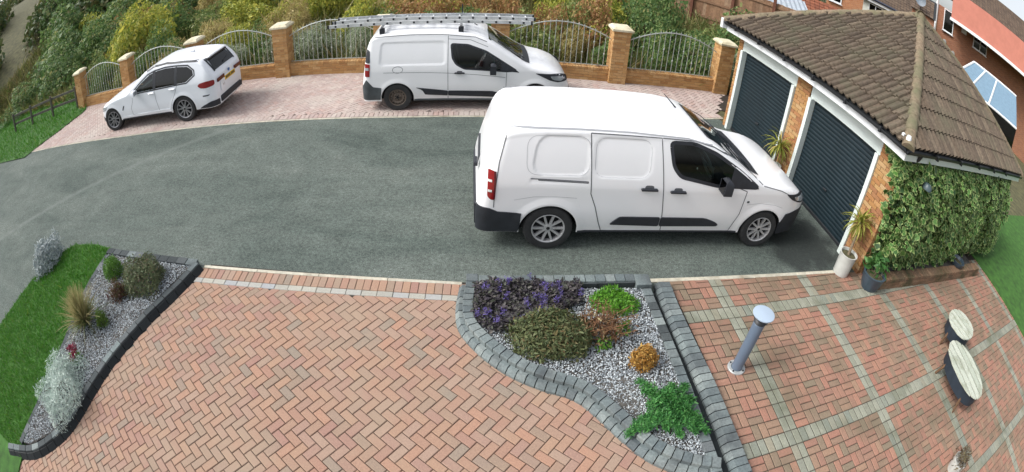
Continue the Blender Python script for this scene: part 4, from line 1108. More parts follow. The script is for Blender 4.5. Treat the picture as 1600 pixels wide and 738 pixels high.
# ------------------------------------------------------------------ pots and plants by the garage
POTW = simple('white_glaze', (.52, .53, .50), .35, var=.12, scale=4)
POTB = simple('blue_grey_glaze', (.050, .075, .10), .3, var=.25, scale=5)
POTSOIL = simple('pot_soil', (.07, .065, .03), .95, var=.4, scale=15, bmp=.5)
def cordyline(name, label, x, y, pot, z0, stem, lean, n=74, L=.36):
    t = thing(name, label, 'potted plant', (x, y, 0))
    r, h = pot
    MB().lathe([(0, .0), (r * .86, 0), (r * .90, .03), (r * .93, h * .45), (r, h - .02), (r * 1.04, h), (r * .93, h), (r * .90, h - .05), (0, h - .05)], 28).build('pot', POTW, t, smooth=35)
    MB().lathe([(r * .91, h - .045), (r * .5, h - .035), (0, h - .03)], 20).build('soil', POTSOIL, t)
    top = Vector((lean[0], lean[1], h + stem))
    MB().tube([(0, 0, h - .06), (lean[0] * .35, lean[1] * .35, h + stem * .4), top], [.028, .024, .022], 8).build('stem', simple('cordyline_stem', (.17, .13, .085), .9, var=.3, scale=18, bmp=.4), t, smooth=40)
    m = None
    for k in range(n):
        az = rng.uniform(0, 2 * PI); el = rng.uniform(-.75, 1.45) if k > 10 else rng.uniform(-1.2, -.4)
        l = L * rng.uniform(.75, 1.1)
        mb = MB(); vs = []; K = 6
        for i in range(K):
            f = i / (K - 1)
            e2 = el - f * f * .55
            r0 = l * f
            w = .017 * (1 - abs(2 * f - .8) * .35) * (1 - f ** 4) + .001
            p = Vector((r0 * math.cos(e2), 0, r0 * math.sin(e2)))
            vs += [p + Vector((0, -w, 0)), p + Vector((0, 0, -.005)), p + Vector((0, w, 0))]
        fs = []
        for i in range(K - 1):
            fs += [(3 * i, 3 * i + 1, 3 * i + 4, 3 * i + 3), (3 * i + 1, 3 * i + 2, 3 * i + 5, 3 * i + 4)]
        mb.add(vs, fs)
        mb.build('leaf', M_CORD, t, top - Vector((0, 0, rng.uniform(0, .10))), (0, 0, az))
    return t
cordyline('potted_cordyline', 'cordyline in a white pot at the near corner of the garage', 5.265, 5.335, (.165, .40), 0, .52, (.10, .16))
cordyline('potted_cordyline', 'cordyline between the two garage doors, behind the bonnet of the white van', 4.93, 8.12, (.16, .36), 0, .46, (.02, .02), 60, .42)
def blue_pot():
    t = thing('planter_pot', 'dark blue ribbed pot with leafy plant beside the brick planter', 'potted plant', (5.77, 4.99, 0))
    mb = MB(); n = 36; vs = []; prof_ = [(.13, 0), (.165, .12), (.19, .26), (.205, .30), (.17, .30), (.16, .25)]
    for r, z in prof_:
        r *= 1.15
        for k in range(n): rr = r * (1 + (.035 if k % 3 == 0 and z < .28 else 0)); vs.append((rr * 1.1 * math.cos(2 * PI * k / n), rr * .95 * math.sin(2 * PI * k / n), z))
    mb.add(vs, [(i * n + k, i * n + (k + 1) % n, (i + 1) * n + (k + 1) % n, (i + 1) * n + k) for i in range(len(prof_) - 1) for k in range(n)])
    mb.build('pot', POTB, t, smooth=30)
    MB().lathe([(.17, .255), (0, .265)], 20).build('soil', POTSOIL, t)
    stems(t, 12, .42, .2, .009, simple('woody_stem', (.16, .12, .08), .9), z0=.24)
    P, N_ = dome_points(130, .24, .2, .24, .25, .7, seed=61); P += np.array([.06, .12, .34])
    foliage('foliage', P, N_, .115, leaf_mat('broad_leaf', [(0, (.03, .10, .022)), (.6, (.06, .17, .04)), (1, (.10, .24, .06))]), t, OVAL, aspect=.75)
blue_pot()
t = thing('bowl_pot', 'dark blue bowl under the ivy on the brick planter', 'pot', (9.15, 5.48, .17))
MB().lathe([(0, 0), (.12, 0), (.20, .10), (.22, .17), (.19, .17), (.16, .1), (0, .08)], 24).build('pot', POTB, t, smooth=35)
MB().lathe([(.165, .105), (0, .12)], 18).build('soil', POTSOIL, t)

# ------------------------------------------------------------------ bollard light
GREYPAINT = simple('grey_blue_paint', (.125, .165, .225), .42, var=.06, scale=5)
PALE = simple('pale_cap', (.36, .44, .54), .35, var=.04, scale=4)
t = thing('bollard_light', 'grey bollard light with pale disc cap on the patio', 'bollard', (2.665, 3.484, 0.006))
MB().lathe([(0, 0), (.115, 0), (.115, .022), (.108, .028), (.075, .03)], 28).build('base_flange', simple('flange_metal', (.42, .44, .44), .4, .3, var=.2, scale=12), t, smooth=30)
MB().lathe([(.082, .022), (.115, .001), (.120, .0)], 28).build('base_gasket', BLACK_PLASTIC, t)
for k in range(4):
    a = PI / 4 + k * PI / 2; MB().cyl((.094 * math.cos(a), .094 * math.sin(a), .026), (.094 * math.cos(a), .094 * math.sin(a), .04), .011, n=6).build('bolt', BLACK_PLASTIC, t)
MB().lathe([(.070, .02), (.070, .745), (.072, .747), (.072, .76), (.066, .765)], 28).build('post', GREYPAINT, t, smooth=30)
for k in range(5): MB().lathe([(.062 + .004 * k, .765 + .02 * k), (.074 + .008 * k, .768 + .02 * k), (.066 + .006 * k, .783 + .02 * k)], 28).build('louvre', BLACK_PLASTIC, t, smooth=30)
MB().cyl((0, 0, .76), (0, 0, .875), .055, n=20).build('lamp_core', BLACK_PLASTIC, t)
MB().lathe([(.05, .85), (.122, .872), (.132, .885), (.130, .895), (.09, .902), (0, .904)], 36).build('cap', PALE, t, smooth=40)

# ------------------------------------------------------------------ garden furniture at the edge of the patio
WSLAT = pieces('weathered_white_slat', [(0, (.40, .44, .36)), (.5, (.52, .55, .47)), (1, (.33, .37, .30))], grain=45, gvar=.3, stain=(.24, .26, .19), stain_scale=4)
LEGW = simple('brown_leg', (.11, .060, .030), .7, var=.3, scale=10)
UNDER = simple('dark_blue_frame', (.018, .028, .042), .6, var=.2)
def slatted(name, label, cat, x, y, rz, rx, ry, n, h, nleg):
    t = thing(name, label, cat, (x, y, .006), rz)
    w = 2 * rx / n
    for k in range(n):
        c = -rx + w * (k + .5); e = ry * math.sqrt(max(.05, 1 - (c / (rx * 1.02)) ** 2)); e0 = ry * math.sqrt(max(.02, 1 - ((c - w * .44) / (rx * 1.02)) ** 2)); e1 = ry * math.sqrt(max(.02, 1 - ((c + w * .44) / (rx * 1.02)) ** 2))
        MB().prism([(-w * .36, -e0), (0, -e), (w * .36, -e1), (w * .36, e1), (0, e), (-w * .36, e0)], 0, .022).build('slat', WSLAT, t, (c, 0, h - .022))
    mb = MB(); N = 40
    vs = [(f * rx * math.cos(2 * PI * k / N), f * ry * math.sin(2 * PI * k / N), z) for f, z in ((.93, h - .028), (.90, h - .24), (.84, h - .24), (.86, h - .028)) for k in range(N)]
    mb.add(vs, [(i * N + k, i * N + (k + 1) % N, ((i + 1) % 4) * N + (k + 1) % N, ((i + 1) % 4) * N + k) for i in range(4) for k in range(N)])
    mb.build('apron', UNDER, t)
    for a in nleg:
        a = math.radians(a); p = Vector((rx * .75 * math.cos(a), ry * .75 * math.sin(a), h - .06)); q = Vector((rx * 1.05 * math.cos(a), ry * 1.02 * math.sin(a), 0))
        MB().tube([p, q], [.030, .024], 6).build('leg', LEGW, t)
    return t
slatted('garden_table', 'oval garden table with weathered white slats at the patio edge', 'table', 6.80, 2.62, .06, .40, .62, 5, .44, (140, 222, 40, -40))
slatted('garden_stool', 'small round slatted stool beyond the oval garden table', 'stool', 7.42, 3.58, .3, .40, .36, 5, .42, (160, 250, 70, -20))
t = thing('heather_pot', 'white pot of dark heather in the near corner of the patio', 'potted plant', (6.02, 1.22, .005))
MB().lathe([(0, 0), (.13, 0), (.155, .12), (.16, .22), (.14, .22), (.13, .17), (0, .17)], 24).build('pot', POTW, t, smooth=35)
P, N_ = dome_points(420, .19, .19, .22, .25, .6, seed=71); P += np.array([0, 0, .2])
foliage('foliage', P, N_, .05, leaf_mat('heather_leaf', [(0, (.07, .06, .04)), (.5, (.13, .09, .06)), (1, (.18, .16, .08))]), t, BLADE, aspect=.25, up=.8)
stems(t, 10, .34, .12, .006, WOOD, z0=.16)

# ------------------------------------------------------------------ the boundary: pillars, low walls, railings
PIL = [(-15.95, 11.98), (-12.72, 12.02), (-9.45, 12.14), (-6.42, 12.36), (-3.52, 12.42), (-.60, 12.46), (2.36, 12.62), (5.36, 12.98)]
PLAB = ['brick pillar at the verge end of the fence, beside the grass', 'brick pillar behind the bonnet of the parked suv', 'brick pillar behind the roof of the parked suv', 'brick pillar standing clear between the suv and the ladder van', 'brick pillar under the ladder, behind the rear of the van', 'brick pillar behind the windscreen of the ladder van', 'brick pillar in full view between ladder van and garage', 'brick pillar touching the far corner of the garage']
BETWEEN = ['at the verge end of the fence', 'behind the bonnet of the suv', 'between the suv roof and the tall clear pillar', 'behind the overhanging rear end of the ladder', 'behind the body of the ladder van', 'behind the bonnet of the ladder van', 'next to the garage']
RAILM = simple('galvanised_rail', (.42, .45, .42), .45, .35, var=.2, scale=10)
_cap = MB(); _cap.add([(x * .27, y * .27, 0) for x, y in ((-1, -1), (1, -1), (1, 1), (-1, 1))] + [(x * .27, y * .27, .05) for x, y in ((-1, -1), (1, -1), (1, 1), (-1, 1))] + [(x * .20, y * .20, .105) for x, y in ((-1, -1), (1, -1), (1, 1), (-1, 1))],
    [(3, 2, 1, 0), (8, 9, 10, 11)] + [(4 * i + k, 4 * i + (k + 1) % 4, 4 * i + 4 + (k + 1) % 4, 4 * i + 4 + k) for i in (0, 1) for k in range(4)])
CAP = _cap.mesh('cap', CAPSTONE)
PH = 19
for i, (x, y) in enumerate(PIL):
    j, k = max(i - 1, 0), min(i + 1, 7)
    rz = math.atan2(PIL[k][1] - PIL[j][1], PIL[k][0] - PIL[j][0])
    t = thing('brick_pillar', PLAB[i], 'pillar', (x, y, 0), rz, 'brick pillars of the railings')
    MB().box((0, 0, PH * .0375), (.42, .42, PH * .075)).build('core', MORTAR, t)
    q = .22
    for c, (p, r_) in enumerate((((-q, -q), (q - .105, -q)), ((q, -q), (q, q - .105)), ((q, q), (-q + .105, q)), ((-q, q), (-q, -q + .105)))):
        brick_run(t, BRICK, p, r_, 0, PH, start=c % 2, proud=.0)
    place('cap', CAP, t, (0, 0, PH * .075 + .003))
KNOB = MB().lathe([(0, -.035), (.024, -.012), (.024, .012), (0, .035)], 6).mesh('knob', RAILM)
for i in range(7):
    (xa, ya), (xb, yb) = PIL[i], PIL[i + 1]
    a = math.atan2(yb - ya, xb - xa); L = math.hypot(xb - xa, yb - ya) - .44
    ux, uy = math.cos(a), math.sin(a)
    t = thing('low_brick_wall', 'low buff brick wall under the railings ' + BETWEEN[i], 'wall', (xa + ux * .22, ya + uy * .22, 0), a, 'low walls under the railings')
    MB().box((L / 2, 0, .15), (L - .01, .19, .30)).build('core', MORTAR, t)
    brick_run(t, BRICK, (0, -.108), (L, -.108), 0, 4, proud=.0)
    n = int(L / .075); cm = MB().box((0, 0, 0), (L / n - .008, .225, .062), bev=.005).mesh('brick', BRICK)
    for k in range(n): place('brick', cm, t, ((k + .5) * L / n, 0, .333 + rng.uniform(-.002, .002)))
    r_ = thing('railing_panel', 'arched metal railing panel ' + BETWEEN[i], 'railing', (xa + ux * .22, ya + uy * .22, 0), a, 'arched railing panels between the pillars')
    arch = lambda s: 1.14 + .36 * math.sin(PI * min(max(s / L, 0), 1)) ** .9
    N = 22
    MB().tube([(L * k / N, 0, arch(L * k / N)) for k in range(N + 1)], .016, 6).build('top_rail', RAILM, r_, smooth=40)
    MB().box((L / 2, 0, .405), (L, .03, .012)).build('bottom_rail', RAILM, r_)
    nb = 18
    for k in range(1, nb):
        s = L * k / nb; top = arch(s) + .055
        MB().cyl((0, 0, .37), (0, 0, top), .0095, n=6).build('bar', RAILM, r_, (s, 0, 0))
    for k in range(1, nb, 2): place('knob', KNOB, r_, (L * k / nb, 0, .72 if k % 4 == 1 else 1.02))
# post and rail fence on the verge
TIMB = simple('grey_timber', (.105, .098, .082), .9, var=.3, scale=6, bmp=.4)
t = thing('post_and_rail_fence', 'weathered two rail timber fence on the grass verge', 'fence', (-16.25, 11.9, 0.02), math.radians(188))
for k in range(4): MB().box((0, 0, .45), (.09, .09, .95), bev=.006).build('post', TIMB, t, (.15 + 2.0 * k, 0, 0))
for z in (.38, .78): MB().box((3.1, -.06, z), (6.3, .04, .10), bev=.005).build('rail', TIMB, t)

# ------------------------------------------------------------------ houses and gardens beyond the garage
RBRICK = pieces('red_brick', [(0, (.26, .105, .055)), (.4, (.32, .135, .065)), (.7, (.21, .09, .055)), (1, (.38, .19, .10))], grain=8, gvar=.4)
def brick_course_mat(name, c1, c2, mort, sc):
    m, nt, p, N = new_mat(name); p.inputs['Roughness'].default_value = .9
    b = N('ShaderNodeTexBrick'); b.inputs['Color1'].default_value = (*c1, 1); b.inputs['Color2'].default_value = (*c2, 1); b.inputs['Mortar'].default_value = (*mort, 1)
    b.inputs['Scale'].default_value = sc; b.inputs['Mortar Size'].default_value = .018; b.inputs['Brick Width'].default_value = .5; b.inputs['Row Height'].default_value = .17; b.inputs['Bias'].default_value = .1
    mp = N('ShaderNodeMapping'); mp.inputs['Rotation'].default_value = (PI / 2, 0, 0)
    nt.links.new(coords(nt), mp.inputs[0]); nt.links.new(mp.outputs[0], b.inputs['Vector']); nt.links.new(b.outputs[0], p.inputs['Base Color'])
    return m
FARB = brick_course_mat('far_red_brick', (.30, .115, .055), (.21, .075, .04), (.33, .22, .15), 2.1)
FARB2 = brick_course_mat('far_orange_brick', (.42, .17, .07), (.33, .12, .05), (.4, .28, .18), 2.1)
RENDER_P = simple('pink_render', (.50, .19, .14), .9, var=.08, scale=2)
CREAM = simple('cream_render', (.62, .64, .58), .8, var=.06, scale=2)
DKTILE = pieces('dark_tile', [(0, (.105, .075, .055)), (.5, (.135, .098, .072)), (1, (.085, .062, .048))], grain=6, gvar=.3)
REDTILE = pieces('red_tile', [(0, (.22, .075, .04)), (.5, (.27, .10, .055)), (1, (.18, .065, .038))], grain=6, gvar=.3)
PANE = glass_mat('house_pane', (.4, .5, .55), .35)
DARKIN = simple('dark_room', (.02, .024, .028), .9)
def window(parent, x, y, z, w, h, n=1):
    f = MB(); s = .07
    f.box((x, y, z + h / 2 - s / 2), (w, .10, s)); f.box((x, y, z - h / 2 + s / 2), (w, .10, s))
    for k in range(n + 1): f.box((x - w / 2 + s / 2 + k * (w - s) / n, y + .002, z), (s, .098, h - 2 * s))
    f.box((x, y - .06, z - h / 2 - .03), (w + .12, .2, .05))
    fo = f.build('window', WHITE_BOARD, parent)
    MB().box((x, y + .01, z), (w - .1, .012, h - .1)).build('pane', PANE, fo)
    MB().box((x, y + .10, z), (w - .06, .01, h - .06)).build('unlit_room_panel', DARKIN, fo)  # dark panel behind the pane, standing in for the unlit room
def roof_slope(parent, x0, x1, y0, z0, y1, z1, mat, step=.33, name='roof'):
    """courses of tiles stepping up from the eave (y0, z0) to the ridge (y1, z1)"""
    L = math.hypot(y1 - y0, z1 - z0); n = int(L / step); mb = MB(); uy, uz = (y1 - y0) / L, (z1 - z0) / L
    w = .30
    for k in range(n):
        b = k * step; m = int((x1 - x0) / w)
        for i in range(m):
            xa = x0 + i * w
            y, z = y0 + uy * b, z0 + uz * b
            ny, nz = -uz, uy
            mb.add([(xa, y + ny * .03, z + nz * .03), (xa + w - .02, y + ny * .03, z + nz * .03), (xa + w - .02, y + uy * (step + .03), z + uz * (step + .03)), (xa, y + uy * (step + .03), z + uz * (step + .03)), (xa, y, z), (xa + w - .02, y, z)], [(0, 1, 2, 3), (4, 5, 1, 0)])
    o = mb.build(name, mat, parent)
    mb = MB(); mb.add([(x0, y0, z0 - .03), (x1, y0, z0 - .03), (x1, y1, z1 - .03), (x0, y1, z1 - .03)], [(0, 1, 2, 3)]); mb.build('roof_deck', DARKIN, parent)
    return o
def polar(az, d): return d * math.sin(math.radians(az)), d * math.cos(math.radians(az))
# red brick house at the top right
x, y = polar(47.0, 38); h1 = thing('brick_house', 'red brick house with white upstairs window and downpipe', 'house', (x, y, 0), math.radians(-50))
MB().box((6, 3.5, 3.4), (12, 7, 6.8)).build('wall', FARB, h1)
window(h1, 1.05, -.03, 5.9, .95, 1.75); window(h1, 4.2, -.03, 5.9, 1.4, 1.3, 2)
MB().tube([(-.12, -.1, 0), (-.12, -.1, 9.0)], .10, 8).build('downpipe', WHITE_BOARD, h1)
MB().box((2.55, -.05, 6.05), (.5, .14, .6), bev=.06).build('alarm_box', WHITE_BOARD, h1)
for xx, zz in ((.9, 4.2), (1.8, 3.75)): MB().lathe([(0, -.1), (.16, -.1), (.18, 0), (0, .02)], 12, (xx, -.02, zz), axis='y').build('flue', simple('grey_flue', (.35, .35, .33), .6), h1)
ext = MB(); ext.box((5.8, -1.4, 7.3), (9, 2.6, 2.2)); ext.build('rendered_bay', RENDER_P, h1)
MB().box((5.8, -2.75, 6.12), (9.2, .12, .22)).build('bargeboard', WHITE_BOARD, h1)
roof_slope(h1, -.4, 12.4, -.5, 8.4, 3.5, 11, DKTILE); roof_slope(h1, -.4, 12.4, 7.5, 8.4, 3.5, 11, DKTILE)
# conservatory before it
x, y = polar(50.6, 30); cv = thing('conservatory', 'white framed glass conservatory roof below the brick house', 'conservatory', (x, y, 0), math.radians(-50))
GL = simple('polycarbonate', (.16, .25, .33), .2, var=.1)
mb = MB(); mb.add([(-.4, -2, 2.6), (5, -2, 2.6), (5, 1, 4.2), (1.2, 1, 4.2), (-.4, 1, 2.6)], [(0, 1, 2, 3), (0, 3, 4)]); mb.build('glass_roof', GL, cv)
mb = MB()
for p, q in (((-.4, -2, 2.62), (1.2, 1, 4.22)), ((1.0, -2, 2.62), (2.2, 1, 4.22)), ((2.6, -2, 2.62), (3.2, 1, 4.22)), ((1.2, 1, 4.24), (5, 1, 4.24)), ((-.4, -2, 2.6), (5, -2, 2.6))): mb.tube([p, q], .07, 6)
mb.build('frame', WHITE_BOARD, cv); MB().box((2.3, -.5, 1.3), (5.4, 2.95, 2.55)).build('wall', PANE, cv)
# brown roofed house in the middle
x, y = polar(35.6, 44); h2 = thing('tiled_house', 'house with wide dark brown tiled roof and white gutter line', 'house', (x, y, 0), math.radians(-39))
MB().box((3.4, 3.6, 2.05), (6.6, 6.6, 4.1)).build('wall', CREAM, h2)
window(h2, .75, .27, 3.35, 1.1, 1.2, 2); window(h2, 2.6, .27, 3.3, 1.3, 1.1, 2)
MB().box((3.5, -.1, 4.12), (7.2, .10, .30)).build('fascia_board', WHITE_BOARD, h2)
MB().tube([(-.1, -.22, 4.32), (7.1, -.22, 4.32)], .12, 8).build('gutter', simple('navy_gutter', (.02, .026, .05), .4), h2)
roof_slope(h2, -.1, 7.1, -.25, 4.3, 4, 8.2, DKTILE); roof_slope(h2, -.1, 7.1, 8.25, 4.3, 4, 8.2, DKTILE)
for xx in (-.05, 7.05): mb = MB(); mb.add([(xx, .1, 4.1), (xx, 7.9, 4.1), (xx, 4, 8.1)], [(0, 1, 2)]); mb.build('gable', CREAM, h2)
# dish on the corner of the next house
x, y = polar(44.6, 33.5); h3 = thing('gabled_house', 'narrow brick house with satellite dish between the two larger ones', 'house', (x, y, 0), math.radians(-46))
MB().box((.3, 2, 2.6), (1.8, 4, 5.2)).build('wall', FARB, h3)
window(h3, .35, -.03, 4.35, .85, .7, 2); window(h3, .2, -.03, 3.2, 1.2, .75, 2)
MB().lathe([(0, .06), (.25, .03), (.42, -.08), (.40, -.07), (0, .03)], 18, (.0, -.35, 6.0), axis='y').build('satellite_dish', simple('dish_grey', (.16, .19, .23), .5), h3, smooth=40)
MB().tube([(0, -.3, 6.0), (.1, 0, 5.0)], .04, 6).build('dish_arm', BLACK_PLASTIC, h3)
roof_slope(h3, -.7, 1.3, -.2, 5.2, 2, 6.6, DKTILE)
# orange brick house and red roofs on the left
x, y = polar(33.2, 34); h4 = thing('orange_brick_house', 'orange brick house end with white corner window', 'house', (x, y, 0), math.radians(-33))
MB().box((1.2, 2.5, 2.3), (2.6, 5, 4.6)).build('wall', FARB2, h4)
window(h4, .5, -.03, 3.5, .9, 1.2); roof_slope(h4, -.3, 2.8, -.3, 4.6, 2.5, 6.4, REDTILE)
x, y = polar(30.6, 28); h5 = thing('red_roofed_outhouse', 'low outhouse with red tiled roof beyond the timber fence', 'outhouse', (x, y, 0), math.radians(-22))
MB().box((1.6, 1.6, .75), (4.2, 3, 1.5)).build('wall', FARB, h5)
roof_slope(h5, -.7, 4.2, -.1, 1.5, 1.8, 2.75, REDTILE, .28); roof_slope(h5, -.7, 4.2, 3.6, 1.5, 1.8, 2.75, REDTILE, .28)
x, y = polar(26.3, 24.5); sd = thing('metal_roofed_shed', 'shed with pale corrugated metal roof behind the timber fence', 'shed', (x, y, 0), math.radians(-20))
MB().box((.8, 1.2, .95), (2.6, 2.2, 1.9)).build('wall', simple('shed_wall', (.20, .12, .07), .9), sd)
mb = MB(); vs = []; n = 44
for k in range(n + 1):
    xx = -.7 + 3.0 * k / n
    for yy, zz in ((-.2, 1.92), (2.6, 2.5)): vs.append((xx, yy, zz + .028 * math.sin(k * PI / 2)))
mb.add(vs, [(2 * k, 2 * k + 2, 2 * k + 3, 2 * k + 1) for k in range(n)])
mb.build('corrugated_roof', simple('galvanised_sheet', (.42, .47, .52), .4, .3, var=.15, scale=5), sd)
# timber fence
FW = pieces('fence_board', [(0, (.23, .13, .075)), (.4, (.29, .175, .105)), (.7, (.20, .115, .07)), (1, (.34, .23, .15))], grain=9, gvar=.35)
FP = simple('fence_post', (.13, .05, .03), .85, var=.2)
fx0, fy0, fx1, fy1 = 5.2, 22.4, 13.4, 16.6
a = math.atan2(fy1 - fy0, fx1 - fx0); L = math.hypot(fx1 - fx0, fy1 - fy0)
tf = thing('timber_fence', 'brown close boarded timber fence behind the garage', 'fence', (fx0, fy0, 0), a)
bm_ = MB().box((0, 0, 0), (.148, .022, 1.9), bev=.003).mesh('board', FW)
for k in range(int(L / .152)):
    place('board', bm_, tf, (.08 + k * .152, rng.uniform(-.004, .004), 1.42 + rng.uniform(-.012, .012)))
for k in range(6): MB().box((0, 0, 1.25), (.13, .13, 2.55), bev=.008).build('post', FP, tf, (.3 + k * L / 5.6, -.08, 0))
for z in (.75, 1.45, 2.2): MB().box((L / 2, -.035, z), (L, .04, .10)).build('rail', FW, tf)
# neighbouring greenery so that the far corner is not bare
for az, d, r, h in ((27, 33, 1.6, 2.6), (29.5, 40, 2.4, 3.4)):
    x, y = polar(az, d); bush('green' if az < 20 else 'dark', x, y, r, h, label={18.5: 'green garden shrub showing above the timber fence', 27: 'dark garden tree behind the metal shed roof', 29.5: 'tall dark garden tree behind the red roofs'}[az])
# ------------------------------------------------------------------ vehicles
def paint_mat(name, col):
    m, nt, p, N = new_mat(name)
    p.inputs['Roughness'].default_value = .32; p.inputs['Specular IOR Level'].default_value = .5
    p.inputs['Coat Weight'].default_value = .5; p.inputs['Coat Roughness'].default_value = .06
    ge = N('ShaderNodeNewGeometry')
    n = noise(nt, 1.6, 4, .6, ge.outputs['Position'])
    r = ramp(nt, [(.3, tuple(c * .965 for c in col)), (.7, col)]); nt.links.new(n.outputs[0], r.inputs[0])
    # road film low down on the panels
    sx = N('ShaderNodeSeparateXYZ'); nt.links.new(ge.outputs['Position'], sx.inputs[0])
    dz = ramp(nt, [(.18, (.55, .55, .55)), (.62, (0, 0, 0))]); nt.links.new(sx.outputs[2], dz.inputs[0])
    n2 = noise(nt, 7, 5, .7, ge.outputs['Position']); d2 = mixc(nt, (0, 0, 0), dz.outputs[0], n2.outputs[0])
    c = mixc(nt, r.outputs[0], (.40, .37, .32), d2)
    c = mixc(nt, c, (.10, .10, .105), ge.outputs['Backfacing'])          # the inner side is trim, not paint
    nt.links.new(c, p.inputs['Base Color'])
    return m
PAINT = paint_mat('white_paint', (.86, .87, .89))
PAINT2 = paint_mat('white_paint_suv', (.81, .84, .89))
TRIM = simple('black_trim', (.020, .023, .030), .55, var=.25, scale=8)
TRIMG = simple('weathered_bumper', (.060, .072, .078), .65, var=.35, scale=3)
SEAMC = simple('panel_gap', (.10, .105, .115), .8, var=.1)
TYRE = simple('tyre_rubber', (.022, .023, .024), .85, var=.3, scale=9, bmp=.2)
ALLOY = simple('alloy', (.50, .50, .51), .35, .45, var=.1, scale=10)
ALLOYD = simple('dark_alloy', (.30, .305, .32), .35, .6, var=.15)
WELL = simple('wheel_well', (.008, .009, .010), .95, var=.2)
STEEL = simple('rusty_steel_wheel', (.13, .105, .085), .7, .2, var=.5, scale=14)
RED = simple('red_lens', (.24, .010, .012), .18, var=.1, coat=.8)
REDD = simple('dark_red_lens', (.085, .008, .012), .18, var=.1, coat=.8)
CLEAR = simple('clear_lens', (.42, .45, .48), .12, .3, var=.2, coat=.8)
GLASS = glass_mat('car_glass', (.66, .82, .80), .72)
GLASSD = glass_mat('privacy_glass', (.5, .55, .6), .10)
SEAT = simple('seat_fabric', (.10, .10, .105), .9, var=.2)
DASH = simple('dashboard', (.045, .047, .05), .7, var=.2)
YPLATE = simple('yellow_plate', (.72, .46, .02), .4, var=.04)
CHROME = simple('chrome', (.6, .6, .6), .15, .9, var=.05)
PAPER = simple('paper', (.6, .62, .6), .8, var=.2)

def pchip(xk, yk):
    xk, yk = np.array(xk, float), np.array(yk, float)
    h = np.diff(xk); d = np.diff(yk) / h; m = np.zeros(len(xk))
    for i in range(1, len(xk) - 1):
        if d[i - 1] * d[i] > 0:
            w1, w2 = 2 * h[i] + h[i - 1], h[i] + 2 * h[i - 1]
            m[i] = (w1 + w2) / (w1 / d[i - 1] + w2 / d[i])
    m[0], m[-1] = d[0], d[-1]
    def f(x):
        x = np.clip(np.asarray(x, float), xk[0], xk[-1]); i = np.clip(np.searchsorted(xk, x) - 1, 0, len(h) - 1)
        t = (x - xk[i]) / h[i]
        return (2 * t**3 - 3 * t**2 + 1) * yk[i] + (t**3 - 2 * t**2 + t) * h[i] * m[i] + (-2 * t**3 + 3 * t**2) * yk[i + 1] + (t**3 - t**2) * h[i] * m[i + 1]
    return f

def rounded(poly, r=.05, n=4):
    """polygon with its corners rounded"""
    out = []
    for i in range(len(poly)):
        p0, p, p1 = (np.array(poly[(i + k) % len(poly)], float) for k in (-1, 0, 1))
        a, b = p0 - p, p1 - p; la, lb = np.hypot(*a), np.hypot(*b); q = min(r, la * .45, lb * .45)
        A, B = p + a / la * q, p + b / lb * q
        for t in np.linspace(0, 1, n): out.append(tuple((1 - t)**2 * A + 2 * t * (1 - t) * p + t * t * B))
    return out

